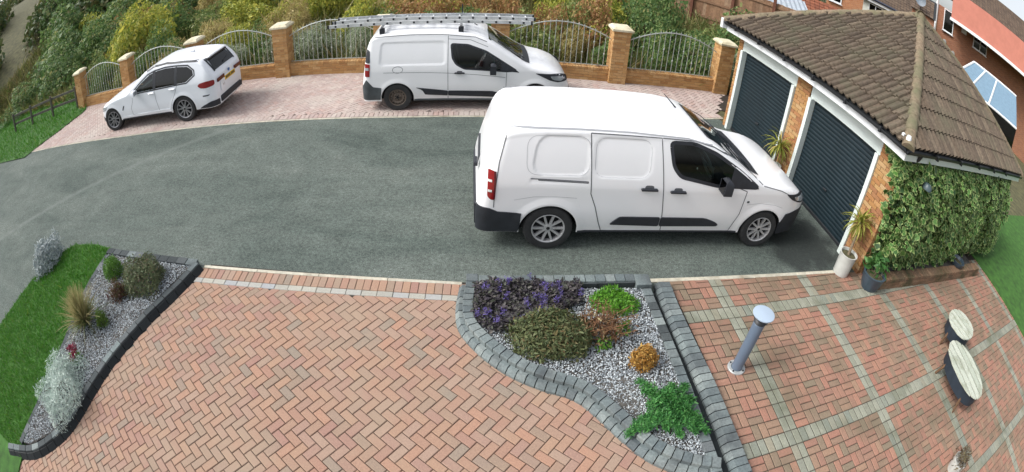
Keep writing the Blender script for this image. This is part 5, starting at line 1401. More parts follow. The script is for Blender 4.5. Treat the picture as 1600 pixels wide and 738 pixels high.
class Body:
    """car body: a skin over length x, half width y(x, z) and height z; everything else is laid on that skin"""
    def __init__(s, W, top, sill, axles, arch_r, arch_z, rear, front, tumble=.105, belt=.92, rc=(.10, .10), rear_lean=0.0, lean_from=.6, lean_len=1.0, plan_r=(.16, .5), recess=(), nose_in=.55, tuck=.035, crown=.03):
        s.W, s.topf, s.sill, s.axles, s.ar, s.az = W / 2, pchip(*zip(*top)), sill, axles, arch_r, arch_z
        s.x0, s.x1, s.tumble, s.belt, s.rc = rear, front, tumble, belt, rc
        s.lean, s.lz, s.ll, s.pr, s.recess, s.nose_in, s.tuck, s.crown = rear_lean, lean_from, lean_len, plan_r, recess, nose_in, tuck, crown
    def bottom(s, x):
        z = np.full_like(np.asarray(x, float), s.sill)
        for a in s.axles:
            d = s.ar**2 - (x - a)**2
            z = np.where(d > 0, np.maximum(z, s.az + np.sqrt(np.maximum(d, 0))), z)
        return z
    def half(s, x):
        w = np.full_like(np.asarray(x, float), s.W)
        r = s.pr[0]; d = np.clip((s.x0 + r - x) / r, 0, 1); w = w - r * .8 * (1 - np.sqrt(1 - d**2 * .98))
        L = s.pr[1]; d = np.clip((x - s.x1 + L) / L, 0, 1); w = w - s.nose_in * L * (1 - np.sqrt(1 - d**2.6 * .97))
        return w
    def side(s, x, z):
        """half width of the skin at (x, z) before the roof edge"""
        x, z = np.asarray(x, float), np.asarray(z, float)
        y = s.half(x) - s.tumble * np.clip((z - s.belt) / .75, 0, 2)**1.35 - s.tuck * np.clip((.62 - z) / .35, 0, 1)**2
        for a in s.axles:                                          # the wheel arches swell slightly
            d = np.hypot(x - a, z - s.az)
            y = y + .014 * np.clip(1 - np.abs(d - s.ar - .02) / .09, 0, 1)
        for (xa, xb, za, zb, dep, r) in s.recess:
            qx, qz = np.abs(x - (xa + xb) / 2) - (xb - xa) / 2 + r, np.abs(z - (za + zb) / 2) - (zb - za) / 2 + r
            sd = np.hypot(np.maximum(qx, 0), np.maximum(qz, 0)) + np.minimum(np.maximum(qx, qz), 0) - r
            y = y - dep * np.clip(-sd / .018 + .5, 0, 1)
        return y
    def skin(s, x, z):
        """full skin incl. rounded roof edge"""
        zt = s.topf(x); rz, ry = s.rc; zc = zt - rz
        y = s.side(x, np.minimum(z, zc)); t = np.clip((z - zc) / rz, 0, 1)
        return y - ry * (1 - np.sqrt(np.maximum(0, 1 - t * t)))
    def shear(s, x, z):
        f = np.clip(1 - (x - s.x0) / s.ll, 0, 1)
        return x + s.lean * np.clip((z - s.lz), 0, 3)**1.15 * f
    def unshear(s, x, z):
        u = np.array(x, float)
        for _ in range(12): u = u - (s.shear(u, z) - x) * .7
        return u
    def pt(s, x, z, side, off=0.0):
        """point on the skin at final coordinates (x, z) raised by off along its normal"""
        x, z = np.asarray(x, float), np.asarray(z, float); u = s.unshear(x, z); e = 2e-3
        y = s.skin(u, z)
        gx = (s.skin(u + e, z) - s.skin(u - e, z)) / (2 * e); gz = (s.skin(u, z + e) - s.skin(u, z - e)) / (2 * e)
        gx, gz = np.clip(gx, -6, 6), np.clip(gz, -6, 6)
        n = np.stack([-gx, np.ones_like(gx), -gz], -1); n /= np.linalg.norm(n, axis=-1, keepdims=True)
        p = np.stack([x, y, z], -1) + off * n
        p[..., 1] *= side
        return p
    def top(s, x, y, off=0.0):
        u = np.asarray(x, float); e = 2e-3
        zt = s.topf(u); sl = (s.topf(u + e) - s.topf(u - e)) / (2 * e)
        yr = np.maximum(s.side(u, zt - s.rc[0]) - s.rc[1], .05)
        cz = zt + s.crown * (1 - np.clip(np.abs(y) / yr, 0, 1)**2)
        return np.stack([s.shear(u, cz) - sl / np.sqrt(1 + sl * sl) * off, np.asarray(y, float) + 0 * u, cz + off / np.sqrt(1 + sl * sl)], -1)
    def build(s, name, mat, parent, holes=(), tophole=None, extra_x=()):
        xs = np.unique(np.round(np.concatenate([np.arange(s.x0, s.x1, .03), s.x0 + s.pr[0] * (1 - np.cos(np.linspace(0, PI / 2, 8))), s.x1 - s.pr[1] * (1 - np.cos(np.linspace(0, PI / 2, 12))), [s.x0, s.x1], np.array(extra_x, float)] + [a + s.ar * np.cos(np.linspace(0, PI, 25)) for a in s.axles] + [[a - s.ar - .002, a + s.ar + .002] for a in s.axles]), 4))
        xs = xs[(xs >= s.x0) & (xs <= s.x1)]
        nl, nc, nt_ = 64, 7, 7
        rows = []
        for x in xs:
            zb, zt = float(s.bottom(x)), float(s.topf(x)); rz, ry = s.rc; zc = zt - rz
            zz = np.linspace(zb, max(zc, zb + .01), nl); yy = s.side(np.full(nl, x), zz)
            a = np.linspace(0, PI / 2, nc + 1)[1:]
            yc = yy[-1] - ry * (1 - np.cos(a)); zcn = zz[-1] + (zt - zz[-1]) * np.sin(a)
            f = np.linspace(1, 0, nt_ + 1)[1:]; yt = yc[-1] * f; ztp = zt + s.crown * (1 - f**2)
            Y = np.concatenate([yy, yc, yt]); Z = np.concatenate([zz, zcn, ztp])
            X = s.shear(np.full(len(Y), x), Z)
            rows.append(np.stack([X, Y, Z], 1))
        A = np.array(rows); m = A.shape[1]
        full = np.concatenate([A * np.array([1, -1, 1]), A[:, -2::-1]], 1)      # right side, over the roof, left side
        k = full.shape[1]; V = full.reshape(-1, 3); F = []
        for i in range(len(xs) - 1):
            for j in range(k - 1):
                q = (i * k + j, (i + 1) * k + j, (i + 1) * k + j + 1, i * k + j + 1); c = V[list(q)].mean(0)
                lo = j < nl - 1 + nc or j > k - nl - nc
                if lo and any(inside((c[0], c[2]), h) for h in holes): continue
                if not lo and tophole and any(xa < c[0] < xb and abs(c[1]) < w for xa, xb, w in tophole): continue
                F.append(q)
        for e, order in ((0, 1), (len(xs) - 1, -1)):
            idx = list(range(e * k, e * k + k))
            for j in range(k // 2):                                              # close each end strip by strip
                q = (idx[j], idx[j + 1], idx[k - 2 - j], idx[k - 1 - j])
                if len(set(q)) == 4: F.append(q[::order])
                elif len(set(q)) == 3: F.append(tuple(dict.fromkeys(q))[::order])
        mb = MB(); mb.add(V, F)
        me = bpy.data.meshes.new(name); me.from_pydata(mb.v, [], mb.f); me.materials.append(mat)
        me.shade_smooth(); me.set_sharp_from_angle(angle=math.radians(38))
        o = place(name, me, parent)
        # make sure normals face outwards (the trim colour shows on the inner side)
        bm = bmesh.new(); bm.from_mesh(me); bmesh.ops.remove_doubles(bm, verts=bm.verts, dist=1e-5); bm.faces.ensure_lookup_table()
        tot = sum(f.normal.dot(f.calc_center_median() - Vector(((s.x0 + s.x1) / 2, 0, .8))) * f.calc_area() for f in bm.faces)
        if tot < 0: bmesh.ops.reverse_faces(bm, faces=bm.faces)
        bm.to_mesh(me); bm.free(); me.shade_smooth(); me.set_sharp_from_angle(angle=math.radians(38))
        return o
    def patch(s, name, poly, side, off, mat, parent, nx=28, nz=10, skirt=.012, r=.0):
        """panel on the side, outline given as (x, z)"""
        poly = rounded(poly, r) if r else poly
        xs_ = [p[0] for p in poly]; a, b = min(xs_), max(xs_)
        X = a + (b - a) * (.5 - .5 * np.cos(np.linspace(0.02, PI - .02, nx)))
        lo, hi = [], []
        for x in X:
            zs = []
            for i in range(len(poly)):
                p, q = poly[i], poly[(i + 1) % len(poly)]
                if (p[0] - x) * (q[0] - x) <= 0 and p[0] != q[0]: zs.append(p[1] + (q[1] - p[1]) * (x - p[0]) / (q[0] - p[0]))
            lo.append(min(zs)); hi.append(max(zs))
        lo, hi = np.array(lo), np.array(hi)
        G = np.stack([lo + (hi - lo) * t for t in np.linspace(0, 1, nz)], 1); XX = np.repeat(X[:, None], nz, 1)
        P = s.pt(XX, G, side, off); Q = s.pt(XX, G, side, off - skirt)
        mb = MB(); F = [(i * nz + j, (i + 1) * nz + j, (i + 1) * nz + j + 1, i * nz + j + 1) for i in range(nx - 1) for j in range(nz - 1)]
        mb.add(P.reshape(-1, 3), F)
        if skirt:
            rim = [i * nz for i in range(nx)] + [(nx - 1) * nz + j for j in range(1, nz)] + [i * nz + nz - 1 for i in range(nx - 2, -1, -1)] + [j for j in range(nz - 2, 0, -1)]
            Pf, Qf = P.reshape(-1, 3), Q.reshape(-1, 3); n = len(rim)
            mb.add(np.vstack([Pf[rim], Qf[rim]]), [(i, (i + 1) % n, n + (i + 1) % n, n + i) for i in range(n)])
        return mb.build(name, mat, parent, smooth=35)
    def topatch(s, name, xa, xb, ya0, ya1, off, mat, parent, nx=14, ny=14, bulge=0.0):
        """panel on the roof, windscreen or bonnet between xa and xb; half widths ya0 at xa, ya1 at xb"""
        X = np.linspace(xa, xb, nx); f = (X - xa) / (xb - xa)
        XX = np.repeat(X[:, None], ny, 1); Yw = (ya0 + (ya1 - ya0) * f)[:, None] * np.linspace(-1, 1, ny)[None]
        XX = XX + bulge * (1 - np.linspace(-1, 1, ny)[None]**2) * (f - .5)[:, None] * 2
        P = s.top(XX, Yw, off)
        mb = MB(); mb.add(P.reshape(-1, 3), [(i * ny + j, (i + 1) * ny + j, (i + 1) * ny + j + 1, i * ny + j + 1) for i in range(nx - 1) for j in range(ny - 1)])
        return mb.build(name, mat, parent, smooth=40)
    def strip(s, name, pts, side, w, off, mat, parent, n=10):
        """thin line laid on the side through the points (x, z)"""
        q = []
        for (xa, za), (xb, zb) in zip(pts[:-1], pts[1:]):
            q += [(xa + (xb - xa) * t, za + (zb - za) * t) for t in np.linspace(0, 1, n, endpoint=False)]
        q.append(pts[-1]); q = np.array(q); t = np.gradient(q, axis=0); t /= np.maximum(np.hypot(*t.T), 1e-6)[:, None]; nn = np.stack([-t[:, 1], t[:, 0]], 1)
        A, B = q + nn * w / 2, q - nn * w / 2; m = len(q)
        P = np.vstack([s.pt(A[:, 0], A[:, 1], side, off), s.pt(B[:, 0], B[:, 1], side, off)])
        mb = MB(); mb.add(P, [(i, i + 1, m + i + 1, m + i) for i in range(m - 1)])
        return mb.build(name, mat, parent)
    def block(s, name, x, z, side, size, mat, parent, off=0.0, bev=.01, smooth=40):
        p = s.pt(np.array(x), np.array(z), side, off)
        return MB().box((0, 0, 0), size, bev=bev).build(name, mat, parent, tuple(p), smooth=smooth)

def grow(poly, d):
    c = np.mean(np.array(poly, float), 0); out = []
    for i in range(len(poly)):
        p0, p, p1 = (np.array(poly[(i + k) % len(poly)], float) for k in (-1, 0, 1))
        a, b = unit(p - p0), unit(p1 - p); n1, n2 = np.array([a[1], -a[0]]), np.array([b[1], -b[0]])
        n = n1 + n2; n = n / max(.35, n @ n) * 2 * .5 if n @ n > 0 else n1
        if n @ (p - c) < 0: n = -n
        out.append(tuple(p + n * d))
    return out

def wheel(parent, x, y, r, w, side, style, yaw=0.0):
    """wheel with its outer face towards side*y"""
    t = link(bpy.data.objects.new('wheel', None), parent); t.location = (x, y, r); t.rotation_euler = (0, 0, yaw)
    rr = r * (.66 if style == 'ten_spoke' else .60 if style == 'steel' else .69)
    h = w / 2 * side
    pr = [(rr, -h), (r * .93, -h), (r * .985, -h * .82), (r, -h * .5), (r, h * .5), (r * .985, h * .82), (r * .94, h), (rr * 1.12, h * 1.06), (rr * 1.02, h), (rr, h * .85), (rr, -h)]
    MB().lathe(pr, 40, axis='y').build('tyre', TYRE, t, smooth=35)
    m = ALLOY if style == 'ten_spoke' else ALLOYD if style == 'five_twin' else STEEL
    mb = MB()
    mb.lathe([(rr * 1.03, h * .96), (rr * .99, h * 1.0), (rr * .93, h * .94), (rr * .92, h * .3)], 40, axis='y')
    f = h * .80
    if style == 'steel':
        mb.lathe([(rr * .92, h * .5), (rr * .84, f * .9), (rr * .70, f * .95), (rr * .52, f * .62), (rr * .40, f * .9), (0, f * .95)], 40, axis='y')
        rim = mb.build('rim', STEEL, t, smooth=35)
        hb = MB()
        for k in range(14):
            a = 2 * PI * k / 14; c = (rr * .76 * math.cos(a), f * .96, rr * .76 * math.sin(a)); hb.cyl((c[0], c[1] - .012 * side, c[2]), (c[0], c[1] + .004 * side, c[2]), rr * .062, n=10)
        for k in range(5):
            a = 2 * PI * k / 5; c = (rr * .28 * math.cos(a), f * .95, rr * .28 * math.sin(a)); hb.cyl((c[0], c[1], c[2]), (c[0], c[1] + .02 * side, c[2]), rr * .07, n=6)
        hb.cyl((0, f * .9, 0), (0, f * 1.12, 0), rr * .16, n=12)
        hb.build('vent_holes', WELL, t)['kind'] = 'stuff'
    else:
        n = 10
        for k in range(n):
            if style == 'ten_spoke': a = 2 * PI * k / n + (.10 if k % 2 else -.10)
            else: a = 2 * PI * (k // 2) / 5 + (.17 if k % 2 else -.17) + .3
            a2 = 2 * PI * k / n if style == 'ten_spoke' else 2 * PI * (k // 2) / 5 + (.30 if k % 2 else -.30) + .3
            p0 = np.array([math.cos(a) * rr * .20, f * 1.0, math.sin(a) * rr * .20]); p1 = np.array([math.cos(a2) * rr * .95, f * 1.12, math.sin(a2) * rr * .95])
            d = p1 - p0; pp = np.array([-math.sin(a2), 0, math.cos(a2)]); w0, w1 = rr * .075, rr * .062; dp = np.array([0, -.03 * side, 0])
            vs = [p0 + pp * w0, p0 - pp * w0, p1 - pp * w1, p1 + pp * w1]; vs += [v + dp for v in vs]
            mb.add(vs, [(0, 1, 2, 3), (7, 6, 5, 4), (0, 4, 5, 1), (1, 5, 6, 2), (2, 6, 7, 3), (3, 7, 4, 0)])
        mb.lathe([(rr * .26, f * .8), (rr * .24, f * 1.04), (rr * .12, f * 1.1), (0, f * 1.1)], 16, axis='y')
        mb.build('rim', m, t, smooth=35)
        MB().lathe([(rr * .93, f * .45), (rr * .5, f * .35), (0, f * .35)], 24, axis='y').build('brake_disc', WELL, t)
        MB().lathe([(rr * .115, f * 1.1), (rr * .09, f * 1.16), (0, f * 1.16)], 14, axis='y').build('hub_cap', WELL, t)
    return t

def cabin(parent, x_seat, x_dash, W, zf, seats=True, bulkhead=None, wheel_side=-1, zb=0.92):
    MB().box(((x_seat + x_dash) / 2, 0, zf), (x_dash - x_seat + 1.3, W * 1.8, .04)).build('cabin_floor', DASH, parent)
    if seats:
        for sg in (-1, 1):
            y = sg * W * .46
            mb = MB(); mb.box((x_seat, y, zf + .30), (.50, .48, .16), bev=.04); R_ = Matrix.Rotation(-.22, 3, 'Y')
            mb.box((x_seat - .27, y, zf + .62), (.14, .46, .62), bev=.05, tilt=R_); mb.box((x_seat - .36, y, zf + 1.0), (.10, .26, .17), bev=.04, tilt=R_)
            mb.build('seat', SEAT, parent, smooth=40)
    MB().box((x_dash, 0, zb - .12), (.42, W * 1.66, .28), bev=.08).build('dashboard', DASH, parent, smooth=40)
    c = Vector((x_dash - .30, wheel_side * W * .46, zb + .02)); mb = MB(); N = 20
    ring = [c + Matrix.Rotation(-.45, 3, 'Y') @ Vector((0, .185 * math.cos(2 * PI * k / N), .185 * math.sin(2 * PI * k / N))) for k in range(N + 1)]
    mb.tube(ring, .017, 6); mb.tube([c + Vector((.22, 0, -.12)), c], .03, 6); mb.tube([ring[0], ring[N // 2]], .014, 6)
    mb.build('steering_wheel', simple('steering_grey', (.16, .17, .17), .5), parent, smooth=50)
    if bulkhead is not None: MB().box((bulkhead, 0, .95), (.03, W * 1.7, 1.15)).build('bulkhead', DASH, parent)

def wells(parent, b, axles, r):
    for a in axles:
        for sg in (-1, 1):
            mb = MB(); n = 14
            vs = [(a + r * math.cos(PI * k / n), sg * (b.W - .035 - q), b.az + r * math.sin(PI * k / n)) for q in (0, .30) for k in range(n + 1)] + [(a - r, sg * (b.W - .33), b.az - .2), (a + r, sg * (b.W - .33), b.az - .2)]
            mb.add(vs, [(k, k + 1, n + 2 + k, n + 1 + k) for k in range(n)] + [tuple(range(n + 1, 2 * n + 2)) + (2 * n + 2, 2 * n + 3)])
            mb.build('wheel_arch_liner', WELL, parent)
    MB().box(((b.x0 + b.x1) / 2, 0, b.sill + .015), (b.x1 - b.x0 - .4, b.W * 1.55, .05)).build('underbody', WELL, parent)

def mirror(parent, b, x, z, side, mat, size=(.10, .22, .20), name='door_mirror', out=.13, glass=None):
    p = b.pt(np.array(x), np.array(z), side, 0)
    mb = MB(); mb.box((p[0], p[1] + side * out, p[2]), size, bev=.04); o = mb.build(name, mat, parent, smooth=45)
    MB().box((p[0] + .01, p[1] + side * out * .35, p[2] - size[2] * .3), (.05, out * .9, .05), bev=.012).build('mirror_arm', TRIM, o)
    MB().box((p[0] - size[0] / 2 - .001, p[1] + side * out, p[2]), (.006, size[1] * .8, size[2] * .78), bev=.002).build('mirror_glass', glass or GLASSD, o)

def handle(parent, b, x, z, side, mat, l=.21):
    b.patch('handle_cup', [(x - l * .28, z - .035), (x + l * .28, z - .035), (x + l * .28, z + .045), (x - l * .28, z + .045)], side, .002, SEAMC if mat is TRIM else mat, parent, 8, 5, .0, r=.03)
    b.block('door_handle', x, z, side, (l, .035, .034), mat, parent, .018, .014)

PRESS = simple('press_line_shade', (.55, .56, .58), .5)  # shade of the pressed creases, laid on as grey strips
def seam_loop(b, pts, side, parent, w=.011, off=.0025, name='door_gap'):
    return b.strip(name, pts, side, w, off, PRESS if name == 'crease_shade' else SEAMC, parent, 8)

# ---------- the near white van
q = (0.45, 5.525, 0.11); SC = 1.093
vw = 1.68
ca, sa = math.cos(q[2]), math.sin(q[2]); HW = vw / 2 - .02
van = thing('panel_van', 'large white panel van with black side strips parked nose to the garage door', 'van', (q[0] - sa * HW * SC, q[1] + ca * HW * SC, 0), q[2], None, (SC, SC, SC))
b = Body(vw, [(-.84, 1.36), (-.80, 1.45), (-.68, 1.51), (-.4, 1.54), (.2, 1.555), (.9, 1.555), (1.5, 1.54), (1.82, 1.50), (2.0, 1.445), (2.4, 1.22), (2.74, 1.055), (2.9, 1.02), (3.2, .985), (3.5, .90), (3.7, .79), (3.82, .66), (3.86, .52)], .24, (0, 2.975), .345, .285, -.84, 3.86, tumble=.185, belt=.86, rc=(.085, .10), rear_lean=.27, lean_from=.55, lean_len=1.1, plan_r=(.15, .75), nose_in=.62, crown=.012,
         recess=[(-.30, .41, 1.02, 1.46, .009, .15), (.47, 1.15, 1.01, 1.46, .009, .12), (-.3, .42, .925, .985, .004, .02)])
WIN = [(1.38, 1.455), (1.70, 1.455), (2.02, 1.355), (2.42, 1.15), (2.74, .955), (2.10, .955), (1.56, 1.05), (1.45, 1.17)]
TRI = [(2.28, .965), (2.76, .94), (2.44, 1.13), (2.30, 1.215)]
b.build('body', PAINT, van, holes=[grow(WIN, -.012)], tophole=[(1.96, 2.68, .54)], extra_x=(1.95, 2.70))
wells(van, b, b.axles, .34)
cabin(van, 1.62, 2.45, .72, .34, bulkhead=1.18, wheel_side=-1, zb=.96)
for sg in (-1, 1):
    b.patch('window_frame', grow(WIN, .035), sg, .0015, TRIM, van, 40, 10, .0, r=.05) if 0 else None
    for (p, p2) in zip(WIN, WIN[1:] + WIN[:1]): pass
    b.strip('window_seal', rounded(WIN, .06) + [rounded(WIN, .06)[0]], sg, .045, .003, TRIM, van, 3)
    b.patch('side_window', WIN, sg, .001, GLASS, van, 30, 8, .0, r=.05)
    b.patch('corner_panel', TRI, sg, .005, TRIM, van, 16, 6, .004, r=.03)
    seam_loop(b, [(.405, 1.505), (1.26, 1.495), (1.335, 1.0), (1.415, .5), (1.455, .245)], sg, van)
    seam_loop(b, [(.405, 1.505), (.44, 1.0), (.455, .80), (.53, .62), (.60, .40), (.655, .26), (1.455, .245)], sg, van, name='sliding_door_gap')
    seam_loop(b, [(1.27, 1.495), (1.70, 1.485), (1.97, 1.43), (2.40, 1.255), (2.80, 1.00)], sg, van)
    seam_loop(b, [(2.40, .95), (2.565, .90), (2.545, .55), (2.50, .40), (2.47, .255), (1.46, .245)], sg, van)
    seam_loop(b, [(-.525, 1.47), (-.60, 1.15), (-.64, .8), (-.645, .60)], sg, van, .010, name='rear_door_gap')
    seam_loop(b, [(2.82, .985), (3.15, .93), (3.40, .845)], sg, van, .010, name='bonnet_gap')
    b.strip('roof_seam', [(-.5, 1.525), (.2, 1.535), (.9, 1.53), (1.6, 1.505), (1.95, 1.445)], sg, .012, .004, simple('roof_seam_grey', (.33, .34, .36), .6), van, 10)
    seam_loop(b, [(-.25, .975), (.41, .95), (.41, .935), (-.16, .958), (-.16, .972)], sg, van, .012, .003, 'slide_rail')
    b.patch('side_strip', [(.745, .365), (.80, .43), (.86, .485), (1.395, .482), (1.395, .345)], sg, .016, TRIM, van, 20, 6, .02, r=.02)
    b.patch('side_strip', [(1.408, .345), (1.408, .482), (2.04, .478), (2.20, .42), (2.27, .375), (2.24, .350)], sg, .016, TRIM, van, 20, 6, .02, r=.02)
    b.patch('rear_bumper', [(-.838, .25), (-.838, .60), (-.70, .595), (-.60, .545), (-.33, .52), (-.345, .30), (-.36, .25)], sg, .012, TRIM, van, 26, 8, .02)
    b.patch('front_bumper', [(3.30, .22), (3.28, .40), (3.36, .56), (3.56, .60), (3.858, .60), (3.858, .22)], sg, .010, TRIM, van, 26, 8, .02)
    b.patch('sill', [(.36, .235), (.36, .262), (2.60, .262), (2.60, .235)], sg, .004, TRIM, van, 12, 3, .02)
    b.patch('tail_light', [(-.715, 1.06), (-.625, 1.05), (-.63, .71), (-.67, .70), (-.72, .74)], sg, .006, RED, van, 12, 8, .015, r=.03)
    b.patch('tail_light_edge', [(-.650, 1.05), (-.627, 1.05), (-.632, .715), (-.652, .705)], sg, .011, REDD, van, 5, 8, .01)
    for zz in (.94, .82): b.patch('reflector', [(-.712, zz - .012), (-.67, zz - .012), (-.67, zz + .012), (-.712, zz + .012)], sg, .012, PAPER, van, 6, 3, .01)
    b.patch('headlight', [(3.25, .885), (3.56, .87), (3.76, .80), (3.80, .72), (3.62, .715), (3.40, .79)], sg, .008, TRIM, van, 14, 6, .012, r=.03)
    b.patch('headlight_lens', [(3.42, .84), (3.60, .835), (3.74, .78), (3.62, .745), (3.46, .79)], sg, .013, CLEAR, van, 10, 5, .012, r=.02)
    handle(van, b, 1.17, .885, sg, TRIM, .21); handle(van, b, 1.555, .865, sg, TRIM, .21)
    mirror(van, b, 2.16, 1.03, sg, TRIM, (.12, .17, .20))
    seam_loop(b, [(-.42, .70), (-.2, .745), (.05, .75), (.3, .735)], sg, van, .008, .001, 'crease_shade')
    seam_loop(b, [(2.62, .70), (2.85, .73), (3.1, .71), (3.25, .665)], sg, van, .008, .001, 'crease_shade')
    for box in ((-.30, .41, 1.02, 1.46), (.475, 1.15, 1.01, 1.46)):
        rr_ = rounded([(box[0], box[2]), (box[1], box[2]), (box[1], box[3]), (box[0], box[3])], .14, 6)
        seam_loop(b, rr_ + [rr_[0]], sg, van, .007, .0012, 'crease_shade')
    b.block('fuel_badge', 2.63, .745, sg, (.035, .006, .03), TRIMG, van, .002, .002)
    wheel(van, 0, sg * (vw / 2 - .10), .30, .20, sg, 'ten_spoke'); wheel(van, 2.975, sg * (vw / 2 - .10), .30, .20, sg, 'ten_spoke')
b.topatch('windscreen', 1.99, 2.66, .53, .60, .006, GLASS, van, bulge=.05)
b.topatch('windscreen_header', 1.93, 1.985, .53, .535, .004, TRIM, van, 3, bulge=.02)
b.topatch('scuttle_panel', 2.63, 2.80, .62, .64, .006, TRIM, van, 6, bulge=.03)
for y0, y1 in ((-.55, -.02), (.12, .62)): MB().tube([tuple(b.top(np.array(2.72), np.array(y0), .03)), tuple(b.top(np.array(2.60), np.array(y0 * .6 + y1 * .4), .02)), tuple(b.top(np.array(2.55), np.array(y1), .018))], .010, 5).build('wiper', TRIM, van)
MB().tube([tuple(b.top(np.array(1.78), np.array(0.25), .0)), tuple(b.top(np.array(1.56), np.array(0.25), .16))], [.012, .004], 6).build('aerial', TRIM, van)
for k in range(5):
    y = -.46 + .23 * k
    for xa, xb in ((-.30, .35), (.55, 1.1), (1.25, 1.6)):
        p = [tuple(b.top(np.array(x), np.array(y), .0)) for x in np.linspace(xa, xb, 6)]
        MB().tube(p, .017, 8).build('roof_rib', PAINT, van, smooth=60)
MB().box((-.835, 0, .42), (.05, 1.34, .30), bev=.03).build('rear_bumper', TRIM, van, smooth=40)
MB().box((3.82, 0, .41), (.10, 1.0, .36), bev=.05).build('front_bumper', TRIM, van, smooth=40)
MB().box((-.80, .05, .86), (.03, .012, .50)).build('rear_door_gap', SEAMC, van)
MB().box((-.845, -.1, .80), (.05, .16, .06), bev=.015).build('rear_handle', TRIM, van)

# ---------- the van with the ladder
q = (-2.545, 9.855, 0.105); SC = .931
fw = 1.84; HW = fw / 2 - .02; ca, sa = math.cos(q[2]), math.sin(q[2])
ford = thing('ladder_van', 'white van with ladder on its roof rack parked on the far drive', 'van', (q[0] - sa * HW * SC, q[1] + ca * HW * SC, 0), q[2], None, (SC, SC, SC))
b = Body(fw, [(-.80, 1.50), (-.76, 1.64), (-.64, 1.755), (-.4, 1.80), (.3, 1.83), (1.0, 1.825), (1.5, 1.79), (1.85, 1.70), (2.05, 1.60), (2.45, 1.34), (2.82, 1.12), (2.98, 1.065), (3.25, 1.01), (3.5, .93), (3.7, .82), (3.82, .66), (3.86, .50)], .24, (0, 3.06), .37, .31, -.80, 3.86, tumble=.14, belt=.95, rc=(.11, .12), rear_lean=.14, lean_from=.6, plan_r=(.15, .7), nose_in=.55,
         recess=[(-.42, 1.06, 1.10, 1.60, .013, .07)])
WIN = [(1.19, 1.55), (1.55, 1.53), (1.95, 1.385), (2.62, .965), (2.40, .945), (1.48, .995), (1.30, 1.10), (1.22, 1.24)]
b.build('body', PAINT, ford, holes=[grow(WIN, -.012)], tophole=[(2.0, 2.74, .66)], extra_x=(1.99, 2.76))
wells(ford, b, b.axles, .365)
cabin(ford, 1.50, 2.45, .82, .36, bulkhead=1.05, wheel_side=-1, zb=.98)
MB().box((2.30, -.35, 1.11), (.22, .26, .02)).build('paper', PAPER, ford); MB().box((1.95, .35, 1.02), (.05, .22, .18), bev=.02).build('paper', PAPER, ford)
